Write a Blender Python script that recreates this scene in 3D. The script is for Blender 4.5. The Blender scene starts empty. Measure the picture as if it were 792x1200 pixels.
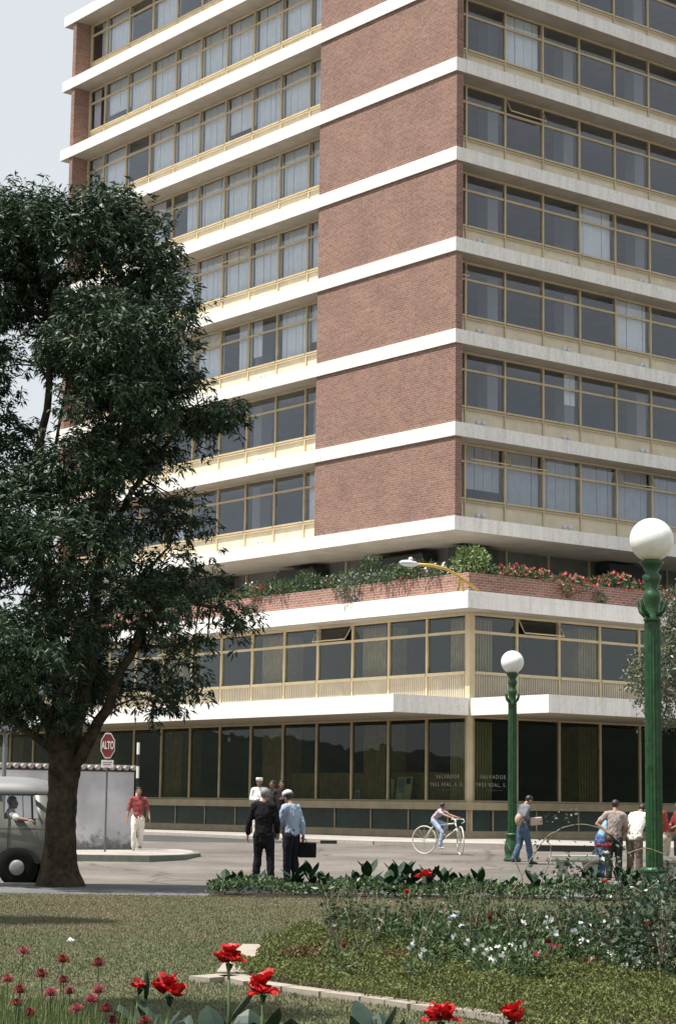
import bpy, bmesh, math, random
import numpy as np
from mathutils import Vector, Matrix, Euler, noise as mnoise
R = math.radians
rnd = random.Random(7)
nr = np.random.default_rng(7)
scene = bpy.context.scene
COL = scene.collection

# ------------------------------------------------------------------ camera model (solved from the photograph)
EYE = 1.45
F, PITCH, ROLL, CX, CY = 2383., R(8.17), R(.739), 396., 600.
def at(px, py, D):
    U = px-CX; V = CY-py; c, s = math.cos(ROLL), math.sin(ROLL)
    u = c*U-s*V; v = s*U+c*V
    d = Vector((u, F*math.cos(PITCH)-v*math.sin(PITCH), F*math.sin(PITCH)+v*math.cos(PITCH)))
    d = d/d.y*D
    return Vector((d.x, d.y, d.z+EYE))
def proj(p):
    x, y, z = p[0], p[1], p[2]-EYE
    yf = y*math.cos(PITCH)+z*math.sin(PITCH); zu = -y*math.sin(PITCH)+z*math.cos(PITCH)
    if yf <= .1: return (1e5, 1e5, yf)
    u = F*x/yf; v = F*zu/yf; c, s = math.cos(ROLL), math.sin(ROLL)
    return (CX+c*u+s*v, CY-(-s*u+c*v), yf)
def road_z(y): return 0.023*(min(max(y, 38.), 55.)-38.)

# ------------------------------------------------------------------ materials
MATS = {}
def mat(name, col, rough=.6, metal=0., var=.0, vscale=3., bump=0., bscale=40., spec=None, island=0., trans=0., col2=None, coat=0.):
    if name in MATS: return MATS[name]
    m = bpy.data.materials.new(name); m.use_nodes = True
    nt = m.node_tree; N = nt.nodes; L = nt.links
    b = N['Principled BSDF']
    b.inputs['Base Color'].default_value = (*col, 1); b.inputs['Roughness'].default_value = rough
    b.inputs['Metallic'].default_value = metal
    if spec is not None: b.inputs['Specular IOR Level'].default_value = spec
    if coat: b.inputs['Coat Weight'].default_value = coat
    tc = N.new('ShaderNodeTexCoord')
    src = None
    if var > 0:
        nz = N.new('ShaderNodeTexNoise'); nz.inputs['Scale'].default_value = vscale; nz.inputs['Detail'].default_value = 6; nz.inputs['Roughness'].default_value = .65
        L.new(tc.outputs['Object'], nz.inputs['Vector'])
        mx = N.new('ShaderNodeMix'); mx.data_type = 'RGBA'
        c2 = col2 if col2 else tuple(c*(1-var) for c in col)
        rp = N.new('ShaderNodeMapRange'); rp.inputs[1].default_value = .35; rp.inputs[2].default_value = .65
        L.new(nz.outputs[0], rp.inputs[0])
        c1 = col if col2 else tuple(min(1, c*(1+var*.5)) for c in col)
        mx.inputs[6].default_value = (*c1, 1); mx.inputs[7].default_value = (*c2, 1)
        L.new(rp.outputs[0], mx.inputs[0]); src = mx.outputs[2]
    if island > 0:
        g = N.new('ShaderNodeNewGeometry')
        hs = N.new('ShaderNodeHueSaturation')
        mr = N.new('ShaderNodeMapRange'); mr.inputs[3].default_value = 1-island; mr.inputs[4].default_value = 1+island
        L.new(g.outputs['Random Per Island'], mr.inputs[0]); L.new(mr.outputs[0], hs.inputs['Value'])
        mr2 = N.new('ShaderNodeMapRange'); mr2.inputs[3].default_value = .5+island*.05; mr2.inputs[4].default_value = .5-island*.05
        L.new(g.outputs['Random Per Island'], mr2.inputs[0]); L.new(mr2.outputs[0], hs.inputs['Hue'])
        if src: L.new(src, hs.inputs['Color'])
        else: hs.inputs['Color'].default_value = (*col, 1)
        src = hs.outputs[0]
    if src: L.new(src, b.inputs['Base Color'])
    if bump > 0:
        nb = N.new('ShaderNodeTexNoise'); nb.inputs['Scale'].default_value = bscale; nb.inputs['Detail'].default_value = 5
        L.new(tc.outputs['Object'], nb.inputs['Vector'])
        bp = N.new('ShaderNodeBump'); bp.inputs['Strength'].default_value = bump; bp.inputs['Distance'].default_value = .02
        L.new(nb.outputs[0], bp.inputs['Height']); L.new(bp.outputs[0], b.inputs['Normal'])
    if trans > 0:
        t = N.new('ShaderNodeBsdfTranslucent'); ms = N.new('ShaderNodeMixShader'); ms.inputs[0].default_value = trans
        if src: L.new(src, t.inputs['Color'])
        else: t.inputs['Color'].default_value = (*col, 1)
        L.new(b.outputs[0], ms.inputs[1]); L.new(t.outputs[0], ms.inputs[2]); L.new(ms.outputs[0], N['Material Output'].inputs['Surface'])
    MATS[name] = m
    return m

def glass_mat(name, tint, base=.12, ior=1.5, rough=.01, wav=.0):
    m = bpy.data.materials.new(name); m.use_nodes = True
    nt = m.node_tree; N = nt.nodes; L = nt.links; N.remove(N['Principled BSDF'])
    tr = N.new('ShaderNodeBsdfTransparent'); tr.inputs[0].default_value = (*tint, 1)
    gl = N.new('ShaderNodeBsdfGlossy'); gl.inputs['Roughness'].default_value = rough; gl.inputs[0].default_value = (.93, .95, 1, 1)
    fr = N.new('ShaderNodeLayerWeight'); fr.inputs[0].default_value = .5
    pw_ = N.new('ShaderNodeMath'); pw_.operation = 'POWER'; pw_.inputs[1].default_value = 4.; L.new(fr.outputs['Facing'], pw_.inputs[0])
    mr = N.new('ShaderNodeMapRange'); mr.inputs[3].default_value = base; mr.inputs[4].default_value = 1.
    L.new(pw_.outputs[0], mr.inputs[0])
    mx = N.new('ShaderNodeMixShader'); L.new(mr.outputs[0], mx.inputs[0]); L.new(tr.outputs[0], mx.inputs[1]); L.new(gl.outputs[0], mx.inputs[2])
    L.new(mx.outputs[0], N['Material Output'].inputs['Surface'])
    if wav > 0:
        tc = N.new('ShaderNodeTexCoord'); nz = N.new('ShaderNodeTexNoise'); nz.inputs['Scale'].default_value = .6; L.new(tc.outputs['Object'], nz.inputs['Vector'])
        bp = N.new('ShaderNodeBump'); bp.inputs['Strength'].default_value = wav; bp.inputs['Distance'].default_value = .05; L.new(nz.outputs[0], bp.inputs['Height']); L.new(bp.outputs[0], gl.inputs['Normal'])
    return m

def brick_mat(name, c1, c2, mortar, wall='h'):
    m = bpy.data.materials.new(name); m.use_nodes = True
    nt = m.node_tree; N = nt.nodes; L = nt.links; b = N['Principled BSDF']
    tc = N.new('ShaderNodeTexCoord'); sp = N.new('ShaderNodeSeparateXYZ'); L.new(tc.outputs['Object'], sp.inputs[0])
    ad = N.new('ShaderNodeMath'); ad.operation = 'ADD'; L.new(sp.outputs[0], ad.inputs[0]); L.new(sp.outputs[1], ad.inputs[1])
    cb = N.new('ShaderNodeCombineXYZ'); L.new(ad.outputs[0], cb.inputs[0]); L.new(sp.outputs[2], cb.inputs[1])
    br = N.new('ShaderNodeTexBrick'); L.new(cb.outputs[0], br.inputs['Vector'])
    br.inputs['Scale'].default_value = 1.; br.inputs['Brick Width'].default_value = .25; br.inputs['Row Height'].default_value = .082
    br.inputs['Mortar Size'].default_value = .009; br.inputs['Mortar Smooth'].default_value = .2; br.inputs['Bias'].default_value = 0.
    br.inputs['Color1'].default_value = (*c1, 1); br.inputs['Color2'].default_value = (*c2, 1); br.inputs['Mortar'].default_value = (*mortar, 1)
    nz = N.new('ShaderNodeTexNoise'); nz.inputs['Scale'].default_value = .7; nz.inputs['Detail'].default_value = 5; L.new(cb.outputs[0], nz.inputs['Vector'])
    mr = N.new('ShaderNodeMapRange'); mr.inputs[1].default_value = .3; mr.inputs[2].default_value = .7; mr.inputs[3].default_value = .87; mr.inputs[4].default_value = 1.1; L.new(nz.outputs[0], mr.inputs[0])
    n2 = N.new('ShaderNodeTexNoise'); n2.inputs['Scale'].default_value = 9.; n2.inputs['Detail'].default_value = 3; L.new(cb.outputs[0], n2.inputs['Vector'])
    mr2 = N.new('ShaderNodeMapRange'); mr2.inputs[1].default_value = .3; mr2.inputs[2].default_value = .7; mr2.inputs[3].default_value = .8; mr2.inputs[4].default_value = 1.2; L.new(n2.outputs[0], mr2.inputs[0])
    mm = N.new('ShaderNodeMath'); mm.operation = 'MULTIPLY'; L.new(mr.outputs[0], mm.inputs[0]); L.new(mr2.outputs[0], mm.inputs[1])
    hs = N.new('ShaderNodeHueSaturation'); L.new(br.outputs[0], hs.inputs['Color']); L.new(mm.outputs[0], hs.inputs['Value'])
    L.new(hs.outputs[0], b.inputs['Base Color']); b.inputs['Roughness'].default_value = .9
    bp = N.new('ShaderNodeBump'); bp.inputs['Strength'].default_value = .5; bp.inputs['Distance'].default_value = .01; bp.invert = True
    L.new(br.outputs[1], bp.inputs['Height']); L.new(bp.outputs[0], b.inputs['Normal'])
    return m

def concrete_mat(name, col, stain=.5, streak=True):
    # pale painted concrete with grime blotches and vertical run-off streaks
    m = bpy.data.materials.new(name); m.use_nodes = True
    nt = m.node_tree; N = nt.nodes; L = nt.links; b = N['Principled BSDF']
    tc = N.new('ShaderNodeTexCoord'); mp = N.new('ShaderNodeMapping'); mp.inputs['Scale'].default_value = (3.2, 3.2, .35); L.new(tc.outputs['Object'], mp.inputs[0])
    nz = N.new('ShaderNodeTexNoise'); nz.inputs['Scale'].default_value = 1.6; nz.inputs['Detail'].default_value = 8; nz.inputs['Roughness'].default_value = .7
    L.new(mp.outputs[0], nz.inputs['Vector'])
    n2 = N.new('ShaderNodeTexNoise'); n2.inputs['Scale'].default_value = 12; n2.inputs['Detail'].default_value = 6; L.new(tc.outputs['Object'], n2.inputs['Vector'])
    mr = N.new('ShaderNodeMapRange'); mr.inputs[1].default_value = .45; mr.inputs[2].default_value = .75; mr.inputs[3].default_value = 0; mr.inputs[4].default_value = stain; L.new(nz.outputs[0], mr.inputs[0])
    m2 = N.new('ShaderNodeMapRange'); m2.inputs[1].default_value = .5; m2.inputs[2].default_value = .8; m2.inputs[3].default_value = 0; m2.inputs[4].default_value = stain*.8; L.new(n2.outputs[0], m2.inputs[0])
    ad = N.new('ShaderNodeMath'); ad.operation = 'ADD'; ad.use_clamp = True; L.new(mr.outputs[0], ad.inputs[0]); L.new(m2.outputs[0], ad.inputs[1])
    mx = N.new('ShaderNodeMix'); mx.data_type = 'RGBA'; mx.inputs[6].default_value = (*col, 1); mx.inputs[7].default_value = (col[0]*.5, col[1]*.5, col[2]*.5, 1)
    L.new(ad.outputs[0], mx.inputs[0]); L.new(mx.outputs[2], b.inputs['Base Color']); b.inputs['Roughness'].default_value = .85
    bp = N.new('ShaderNodeBump'); bp.inputs['Strength'].default_value = .25; bp.inputs['Distance'].default_value = .01; L.new(n2.outputs[0], bp.inputs['Height']); L.new(bp.outputs[0], b.inputs['Normal'])
    return m

M = dict(
    white=concrete_mat('white_concrete', (.80, .78, .75), .5),
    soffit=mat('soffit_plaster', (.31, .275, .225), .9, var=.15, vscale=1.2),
    brick=brick_mat('tower_brick', (.265, .145, .112), (.195, .104, .08), (.28, .225, .19)),
    brick_planter=brick_mat('planter_brick', (.33, .16, .12), (.24, .11, .09), (.42, .36, .31)),
    beige=mat('beige_paint', (.56, .46, .29), .5, var=.1, vscale=2),
    beige_dk=mat('shaded_beige_metal', (.34, .28, .17), .5, var=.2, vscale=2),  # same beige, with the shade under the overhangs put into its colour
    panel=mat('beige_panel', (.68, .60, .45), .6, var=.12, vscale=1.5),
    rib=mat('ribbed_panel', (.50, .44, .34), .6, var=.12, vscale=1.5),
    slat=mat('wood_slats', (.52, .33, .17), .6, var=.3, vscale=4),
    slat_lt=mat('pale_wood_slats', (.62, .48, .33), .6, var=.2, vscale=4),
    interior=mat('office_interior', (.11, .13, .165), .9, var=.2, vscale=.5),
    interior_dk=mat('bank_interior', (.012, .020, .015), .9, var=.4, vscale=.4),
    curtain=mat('curtain_cloth', (.86, .85, .83), .9, var=.08, vscale=3),
    curtain_w=mat('white_curtain_cloth', (.85, .84, .84), .9),
    curtain_g=mat('grey_curtain_cloth', (.42, .43, .45), .9, var=.1, vscale=3),
    glass=glass_mat('office_glass', (.90, .93, .96), .055, 1.5, wav=.12),
    glass_dk=glass_mat('green_tinted_glass', (.60, .65, .57), .022, 1.5, wav=.12),
    glass_mid=glass_mat('first_floor_glass', (.74, .77, .72), .055, 1.5, wav=.15),
    tile=mat('green_glass_tile', (.010, .035, .028), .12, var=.5, vscale=1.2),
    dark=mat('dark_screen', (.012, .02, .016), .6),
    black=mat('black', (.01, .01, .01), .5),
    green=mat('green_enamel', (.010, .062, .016), .42, var=.55, vscale=9, coat=.1, bump=.3, bscale=30),
    globe=mat('opal_globe', (.84, .84, .82), .3, coat=.3, var=.10, vscale=9),
    bark=mat('bark', (.026, .021, .016), .95, col2=(.075, .06, .04), var=.6, vscale=7, bump=1., bscale=16, spec=.1),
    leaf=mat('tree_leaf', (.026, .054, .025), .5, island=.6, trans=.10, spec=.35),
    leaf2=mat('street_tree_leaf', (.10, .12, .075), .45, island=.4, trans=.15),
    leafbed=mat('ground_cover_leaf', (.115, .135, .045), .7, spec=.2, island=.35, trans=.15),
    leafmid=mat('bedding_leaf', (.048, .088, .030), .5, island=.55, trans=.15),
    leafdk=mat('dark_canna_leaf', (.012, .036, .016), .6, island=.35, trans=.05, spec=.2),
    leafgrey=mat('grey_green_leaf', (.095, .13, .075), .55, island=.4, trans=.15),
    leafbrown=mat('bronze_leaf', (.13, .065, .03), .6, island=.4, trans=.15),
    stem=mat('green_stem', (.07, .11, .035), .6),
    cane=mat('brown_cane', (.16, .12, .08), .8, var=.4, vscale=8),
    palecane=mat('pale_cane', (.22, .19, .12), .8, var=.3, vscale=8),
    red=mat('red_petal', (.48, .010, .012), .5, var=.35, vscale=30, trans=.25),
    crimson=mat('crimson_petal', (.17, .008, .015), .55, island=.4, trans=.15),
    pink=mat('dusty_pink_petal', (.32, .06, .09), .55, island=.3, trans=.15),
    whitep=mat('white_petal', (.85, .84, .86), .5, trans=.2),
    purple=mat('purple_petal', (.30, .07, .28), .5, trans=.2, island=.2),
    lilac=mat('lilac_petal', (.50, .50, .68), .5, trans=.2),
    coral=mat('coral_petal', (.50, .055, .05), .5, island=.35, trans=.2),
    skin=mat('skin', (.30, .16, .095), .55),
    skin_dk=mat('skin_shaded', (.20, .105, .065), .55),
    hair=mat('black_hair', (.012, .010, .009), .5),
    greyhair=mat('grey_hair', (.20, .20, .20), .6),
    tilec=mat('clay_tile', (.42, .38, .35), .85, var=.3, vscale=6),
    kerb=concrete_mat('kerb_concrete', (.30, .30, .27), .5),
    stone=concrete_mat('bench_stone', (.40, .40, .35), .5),
    edging=concrete_mat('edging_stone', (.30, .265, .22), .4),
    chrome=mat('chrome', (.7, .7, .7), .2, metal=1.),
    rubber=mat('rubber', (.015, .015, .015), .8),
    yellow=mat('yellow_paint', (.62, .42, .08), .5, var=.2, vscale=5),
    alu=mat('pale_grey_metal', (.62, .64, .66), .4),
    signred=mat('sign_red', (.22, .035, .028), .5, var=.15, vscale=6),
    signwhite=mat('sign_white', (.78, .77, .74), .5),
    pole=mat('thin_grey_pole', (.10, .10, .10), .5),
)
def cloth(name, col, var=.12): return mat('cloth_'+name, col, .95, var=var, vscale=6, bump=.3, bscale=9, spec=.12)

# ------------------------------------------------------------------ mesh helpers
class MB:
    def __init__(s): s.v = []; s.f = []
    def add(s, vs, fs):
        o = len(s.v); s.v += [tuple(v) for v in vs]; s.f += [tuple(i+o for i in f) for f in fs]
    def box(s, x0, x1, y0, y1, z0, z1):
        s.add([(x0, y0, z0), (x1, y0, z0), (x1, y1, z0), (x0, y1, z0), (x0, y0, z1), (x1, y0, z1), (x1, y1, z1), (x0, y1, z1)],
              [(0, 3, 2, 1), (4, 5, 6, 7), (0, 1, 5, 4), (1, 2, 6, 5), (2, 3, 7, 6), (3, 0, 4, 7)])
    def prism(s, poly, z0, z1):   # poly CCW list of (x,y)
        n = len(poly)
        s.add([(x, y, z0) for x, y in poly]+[(x, y, z1) for x, y in poly],
              [tuple(range(n-1, -1, -1)), tuple(range(n, 2*n))]+[(i, (i+1) % n, n+(i+1) % n, n+i) for i in range(n)])
    def tube(s, pts, rs, n=8, cap=True):
        pts = [Vector(p) for p in pts]
        if not hasattr(rs, '__len__'): rs = [rs]*len(pts)
        prev = None; rings = []
        for i, p in enumerate(pts):
            d = (pts[min(i+1, len(pts)-1)]-pts[max(i-1, 0)])
            if d.length < 1e-9: d = Vector((0, 0, 1))
            d.normalize()
            if prev is None: u = d.orthogonal().normalized()
            else:
                u = prev-d*prev.dot(d)
                if u.length < 1e-6: u = d.orthogonal()
                u.normalize()
            prev = u; w = d.cross(u)
            rings.append([p+u*math.cos(2*math.pi*k/n)*rs[i]+w*math.sin(2*math.pi*k/n)*rs[i] for k in range(n)])
        vs = [v for r in rings for v in r]; fs = []
        for i in range(len(rings)-1):
            for k in range(n):
                a = i*n+k; b = i*n+(k+1) % n; fs.append((a, b, b+n, a+n))
        if cap: fs += [tuple(range(n-1, -1, -1)), tuple(range((len(rings)-1)*n, len(rings)*n))]
        s.add(vs, fs)
    def lathe(s, prof, n=20, c=(0, 0, 0), flutes=0, fd=0.):   # prof list of (r,z)
        vs = []; fs = []
        for r, z in prof:
            for k in range(n):
                a = 2*math.pi*k/n; rr = r*(1-(fd if (flutes and k % 2) else 0))
                vs.append((c[0]+rr*math.cos(a), c[1]+rr*math.sin(a), c[2]+z))
        for i in range(len(prof)-1):
            for k in range(n):
                a = i*n+k; b = i*n+(k+1) % n; fs.append((a, b, b+n, a+n))
        fs += [tuple(range(n-1, -1, -1)), tuple(range((len(prof)-1)*n, len(prof)*n))]
        s.add(vs, fs)
    def ball(s, c, r, n=16, m=10, sc=(1, 1, 1)):
        prof = []
        vs = []; fs = []
        for i in range(m+1):
            t = math.pi*i/m
            for k in range(n):
                a = 2*math.pi*k/n
                vs.append((c[0]+r*sc[0]*math.sin(t)*math.cos(a), c[1]+r*sc[1]*math.sin(t)*math.sin(a), c[2]-r*sc[2]*math.cos(t)))
        for i in range(m):
            for k in range(n):
                a = i*n+k; b = i*n+(k+1) % n; fs.append((a, b, b+n, a+n))
        s.add(vs, fs)
    def build(s, name, m, parent=None, smooth=False, recalc=True):
        me = bpy.data.meshes.new(name); me.from_pydata(s.v, [], s.f); me.validate()
        if recalc:
            bm = bmesh.new(); bm.from_mesh(me); bmesh.ops.remove_doubles(bm, verts=bm.verts, dist=1e-5) if smooth else None
            bmesh.ops.recalc_face_normals(bm, faces=bm.faces); bm.to_mesh(me); bm.free()
        if smooth:
            for p in me.polygons: p.use_smooth = True
        if m: me.materials.append(m)
        o = bpy.data.objects.new(name, me); COL.objects.link(o)
        if parent: o.parent = parent
        return o
def quads_obj(name, V, m, parent=None):
    # V: (n,4,3) array of loose quads (leaves, petals, blades)
    n = len(V); me = bpy.data.meshes.new(name)
    me.vertices.add(n*4); me.vertices.foreach_set('co', V.reshape(-1).astype(np.float32))
    me.loops.add(n*4); me.loops.foreach_set('vertex_index', np.arange(n*4, dtype=np.int32))
    me.polygons.add(n); me.polygons.foreach_set('loop_start', np.arange(0, n*4, 4, dtype=np.int32))
    me.update(calc_edges=True); me.materials.append(m)
    o = bpy.data.objects.new(name, me); COL.objects.link(o)
    if parent: o.parent = parent
    return o
def leaves(P, D, ln, wd, droop=0., fold=.25):
    # rhombus leaves: base points P, unit directions D
    n = len(P); D = D/np.maximum(np.linalg.norm(D, axis=1, keepdims=True), 1e-6)
    rv = nr.normal(size=(n, 3)); S = np.cross(D, rv); S /= np.maximum(np.linalg.norm(S, axis=1, keepdims=True), 1e-6)
    Nn = np.cross(D, S)
    ln = np.asarray(ln).reshape(-1, 1)*np.ones((n, 1)); wd = np.asarray(wd).reshape(-1, 1)*np.ones((n, 1))
    a = P; b = P+D*ln*.45+S*wd*.5+Nn*wd*fold; c = P+D*ln+np.array([0, 0, -1.])*ln*droop; d = P+D*ln*.45-S*wd*.5+Nn*wd*fold
    return np.stack([a, b, c, d], axis=1)
def empty(name, loc=(0, 0, 0), rz=0., label=None, cat=None, group=None, kind=None):
    o = bpy.data.objects.new(name, None); COL.objects.link(o); o.empty_display_size = .3
    o.location = loc; o.rotation_euler = (0, 0, rz)
    tag(o, label, cat, group, kind); return o
def tag(o, label=None, cat=None, group=None, kind=None):
    if label: o['label'] = label
    if cat: o['category'] = cat
    if group: o['group'] = group
    if kind: o['kind'] = kind
    return o
def copy_tree(o, parent=None):
    c = o.copy(); COL.objects.link(c)
    if parent: c.parent = parent
    for ch in list(o.children): copy_tree(ch, c)
    return c

# ------------------------------------------------------------------ render, world, sun, camera
scene.render.engine = 'CYCLES'
scene.view_settings.view_transform = 'Standard'; scene.view_settings.look = 'None'
scene.view_settings.exposure = .72; scene.view_settings.gamma = 1
scene.render.film_transparent = False
SUN = Vector((-.95, -.3, 0)).normalized(); ELEV = R(66.5)
sdir = Vector((SUN.x*math.cos(ELEV), SUN.y*math.cos(ELEV), math.sin(ELEV)))
w = bpy.data.worlds.new('World'); scene.world = w; w.use_nodes = True
nt = w.node_tree; bg = nt.nodes['Background']; sky = nt.nodes.new('ShaderNodeTexSky'); sky.sky_type = 'NISHITA'
sky.sun_disc = False; sky.sun_elevation = ELEV; sky.sun_rotation = math.atan2(SUN.x, SUN.y)
sky.air_density = 1.2; sky.dust_density = 3.0; sky.ozone_density = .8; sky.altitude = 1500
mxs = nt.nodes.new('ShaderNodeMix'); mxs.data_type = 'RGBA'; mxs.inputs[0].default_value = .9
# a thin bright high haze veils the blue
nt.links.new(sky.outputs[0], mxs.inputs[6]); mxs.inputs[7].default_value = (4.8, 5.0, 5.1, 1)
nt.links.new(mxs.outputs[2], bg.inputs[0]); bg.inputs[1].default_value = .10
ld = bpy.data.lights.new('sun', 'SUN'); ld.energy = 5.0; ld.angle = R(.55); ld.color = (1, .955, .87)
lo = bpy.data.objects.new('sun', ld); COL.objects.link(lo); lo.rotation_euler = sdir.to_track_quat('Z', 'Y').to_euler(); lo.location = (0, 0, 60)
cd = bpy.data.cameras.new('camera'); cam = bpy.data.objects.new('camera', cd); COL.objects.link(cam); scene.camera = cam
cd.sensor_fit = 'VERTICAL'; cd.sensor_height = 36; cd.lens = 36*F/1200; cd.clip_end = 5000; cd.clip_start = .1
r0 = Vector((1, 0, 0)); u0 = Vector((0, -math.sin(PITCH), math.cos(PITCH))); f0 = Vector((0, math.cos(PITCH), math.sin(PITCH)))
c_, s_ = math.cos(ROLL), math.sin(ROLL)
rr = r0*c_+u0*s_; uu = -r0*s_+u0*c_
mw = Matrix((rr, uu, -f0)).transposed().to_4x4(); mw.translation = (0, 0, EYE); cam.matrix_world = mw

# ------------------------------------------------------------------ ground
def noise_ground(name, cols, scale, rough=.9, bump=.3, bs=60):
    m = bpy.data.materials.new(name); m.use_nodes = True; nt = m.node_tree; N = nt.nodes; L = nt.links; b = N['Principled BSDF']
    tc = N.new('ShaderNodeTexCoord'); nz = N.new('ShaderNodeTexNoise'); nz.inputs['Scale'].default_value = scale; nz.inputs['Detail'].default_value = 8; nz.inputs['Roughness'].default_value = .6
    L.new(tc.outputs['Object'], nz.inputs['Vector'])
    cr = N.new('ShaderNodeValToRGB'); L.new(nz.outputs[0], cr.inputs[0])
    while len(cr.color_ramp.elements) < len(cols): cr.color_ramp.elements.new(.5)
    for i, c in enumerate(cols): cr.color_ramp.elements[i].position = .32+.36*i/(len(cols)-1); cr.color_ramp.elements[i].color = (*c, 1)
    n2 = N.new('ShaderNodeTexNoise'); n2.inputs['Scale'].default_value = bs; n2.inputs['Detail'].default_value = 6; L.new(tc.outputs['Object'], n2.inputs['Vector'])
    mr = N.new('ShaderNodeMapRange'); mr.inputs[1].default_value = .3; mr.inputs[2].default_value = .7; mr.inputs[3].default_value = .75; mr.inputs[4].default_value = 1.25; L.new(n2.outputs[0], mr.inputs[0])
    hs = N.new('ShaderNodeHueSaturation'); L.new(cr.outputs[0], hs.inputs['Color']); L.new(mr.outputs[0], hs.inputs['Value']); L.new(hs.outputs[0], b.inputs['Base Color'])
    b.inputs['Roughness'].default_value = rough; b.inputs['Specular IOR Level'].default_value = .2
    bp = N.new('ShaderNodeBump'); bp.inputs['Strength'].default_value = bump; bp.inputs['Distance'].default_value = .01; L.new(n2.outputs[0], bp.inputs['Height']); L.new(bp.outputs[0], b.inputs['Normal'])
    return m
m_road = noise_ground('road_asphalt', [(.115, .102, .094), (.150, .134, .122), (.18, .162, .148)], .35, bs=25)
def add_cracks(m, scale, depth):
    nt = m.node_tree; N = nt.nodes; L = nt.links; b = N['Principled BSDF']; src = b.inputs['Base Color'].links[0].from_socket
    tc = N.new('ShaderNodeTexCoord'); nz = N.new('ShaderNodeTexNoise'); nz.inputs['Scale'].default_value = .8; nz.inputs['Detail'].default_value = 6; L.new(tc.outputs['Object'], nz.inputs['Vector'])
    vm = N.new('ShaderNodeVectorMath'); vm.operation = 'MULTIPLY_ADD'; L.new(nz.outputs['Color'], vm.inputs[0]); vm.inputs[1].default_value = (1.6, 1.6, 0); L.new(tc.outputs['Object'], vm.inputs[2])
    vo = N.new('ShaderNodeTexVoronoi'); vo.feature = 'DISTANCE_TO_EDGE'; vo.inputs['Scale'].default_value = scale; L.new(vm.outputs[0], vo.inputs['Vector'])
    mr = N.new('ShaderNodeMapRange'); mr.inputs[1].default_value = .0; mr.inputs[2].default_value = .018; mr.inputs[3].default_value = depth; mr.inputs[4].default_value = 1; L.new(vo.outputs['Distance'], mr.inputs[0])
    n2 = N.new('ShaderNodeTexNoise'); n2.inputs['Scale'].default_value = .22; n2.inputs['Detail'].default_value = 7; n2.inputs['Roughness'].default_value = .7; L.new(tc.outputs['Object'], n2.inputs['Vector'])
    m2 = N.new('ShaderNodeMapRange'); m2.inputs[1].default_value = .42; m2.inputs[2].default_value = .62; m2.inputs[3].default_value = .78; m2.inputs[4].default_value = 1.1; L.new(n2.outputs[0], m2.inputs[0])
    mu = N.new('ShaderNodeMath'); mu.operation = 'MULTIPLY'; L.new(mr.outputs[0], mu.inputs[0]); L.new(m2.outputs[0], mu.inputs[1])
    hs = N.new('ShaderNodeHueSaturation'); L.new(src, hs.inputs['Color']); L.new(mu.outputs[0], hs.inputs['Value']); L.new(hs.outputs[0], b.inputs['Base Color'])
add_cracks(m_road, .22, .55)
m_pave = noise_ground('pale_pavement', [(.25, .225, .21), (.31, .285, .265), (.36, .335, .31)], .8, bs=18)
m_park = noise_ground('park_pavement', [(.09, .09, .095), (.12, .12, .125), (.15, .15, .15)], .8, bs=20)
m_lawn = noise_ground('lawn_soil', [(.07, .075, .03), (.10, .09, .045), (.13, .105, .06)], .55, bs=45, bump=.6)
m_soil = noise_ground('bed_soil', [(.03, .022, .014), (.05, .036, .024)], 3, bs=30)
ys = [-700, -100, 0, 20, 30, 38, 40, 42, 44, 46, 48, 50, 52, 54, 55, 57, 60, 80, 120, 300, 700]
xs = [-700, -200, -60, -20, 0, 20, 60, 200, 700]
g = MB(); vs = [(x, y, road_z(y)) for y in ys for x in xs]; n = len(xs)
g.add(vs, [(j*n+i, j*n+i+1, (j+1)*n+i+1, (j+1)*n+i) for j in range(len(ys)-1) for i in range(n-1)])
tag(g.build('road', m_road), kind='structure')
PZ = .12
park_edge = 33.2
# park: lawn sheet, paved walk and kerb along the street
b = MB(); b.box(-60, 60, -40, 29.6, -.3, PZ); tag(b.build('lawn_ground', m_lawn), kind='structure')
b = MB(); b.box(-60, 60, 29.6, park_edge, -.3, PZ-.004); tag(b.build('park_pavement', m_park), kind='structure')
b = MB(); b.box(-60, 60, park_edge, park_edge+.16, -.3, PZ+.006); tag(b.build('park_kerb', M['kerb']), kind='structure')

# building frame
YAW = R(51.35)
UR = Vector((math.sin(YAW), math.cos(YAW), 0)); UL = Vector((-math.cos(YAW), math.sin(YAW), 0))
C0 = Vector((3.857, 66.5, EYE-.976))
PA, PB = -2.644, -3.647            # podium corner in the building frame
ZB = .976
def bw(a, bb, z=0): p = C0+UR*a+UL*bb; return Vector((p.x, p.y, z))
def to_local(p): d = Vector(p)-C0; return d.dot(UR), d.dot(UL)
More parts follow.
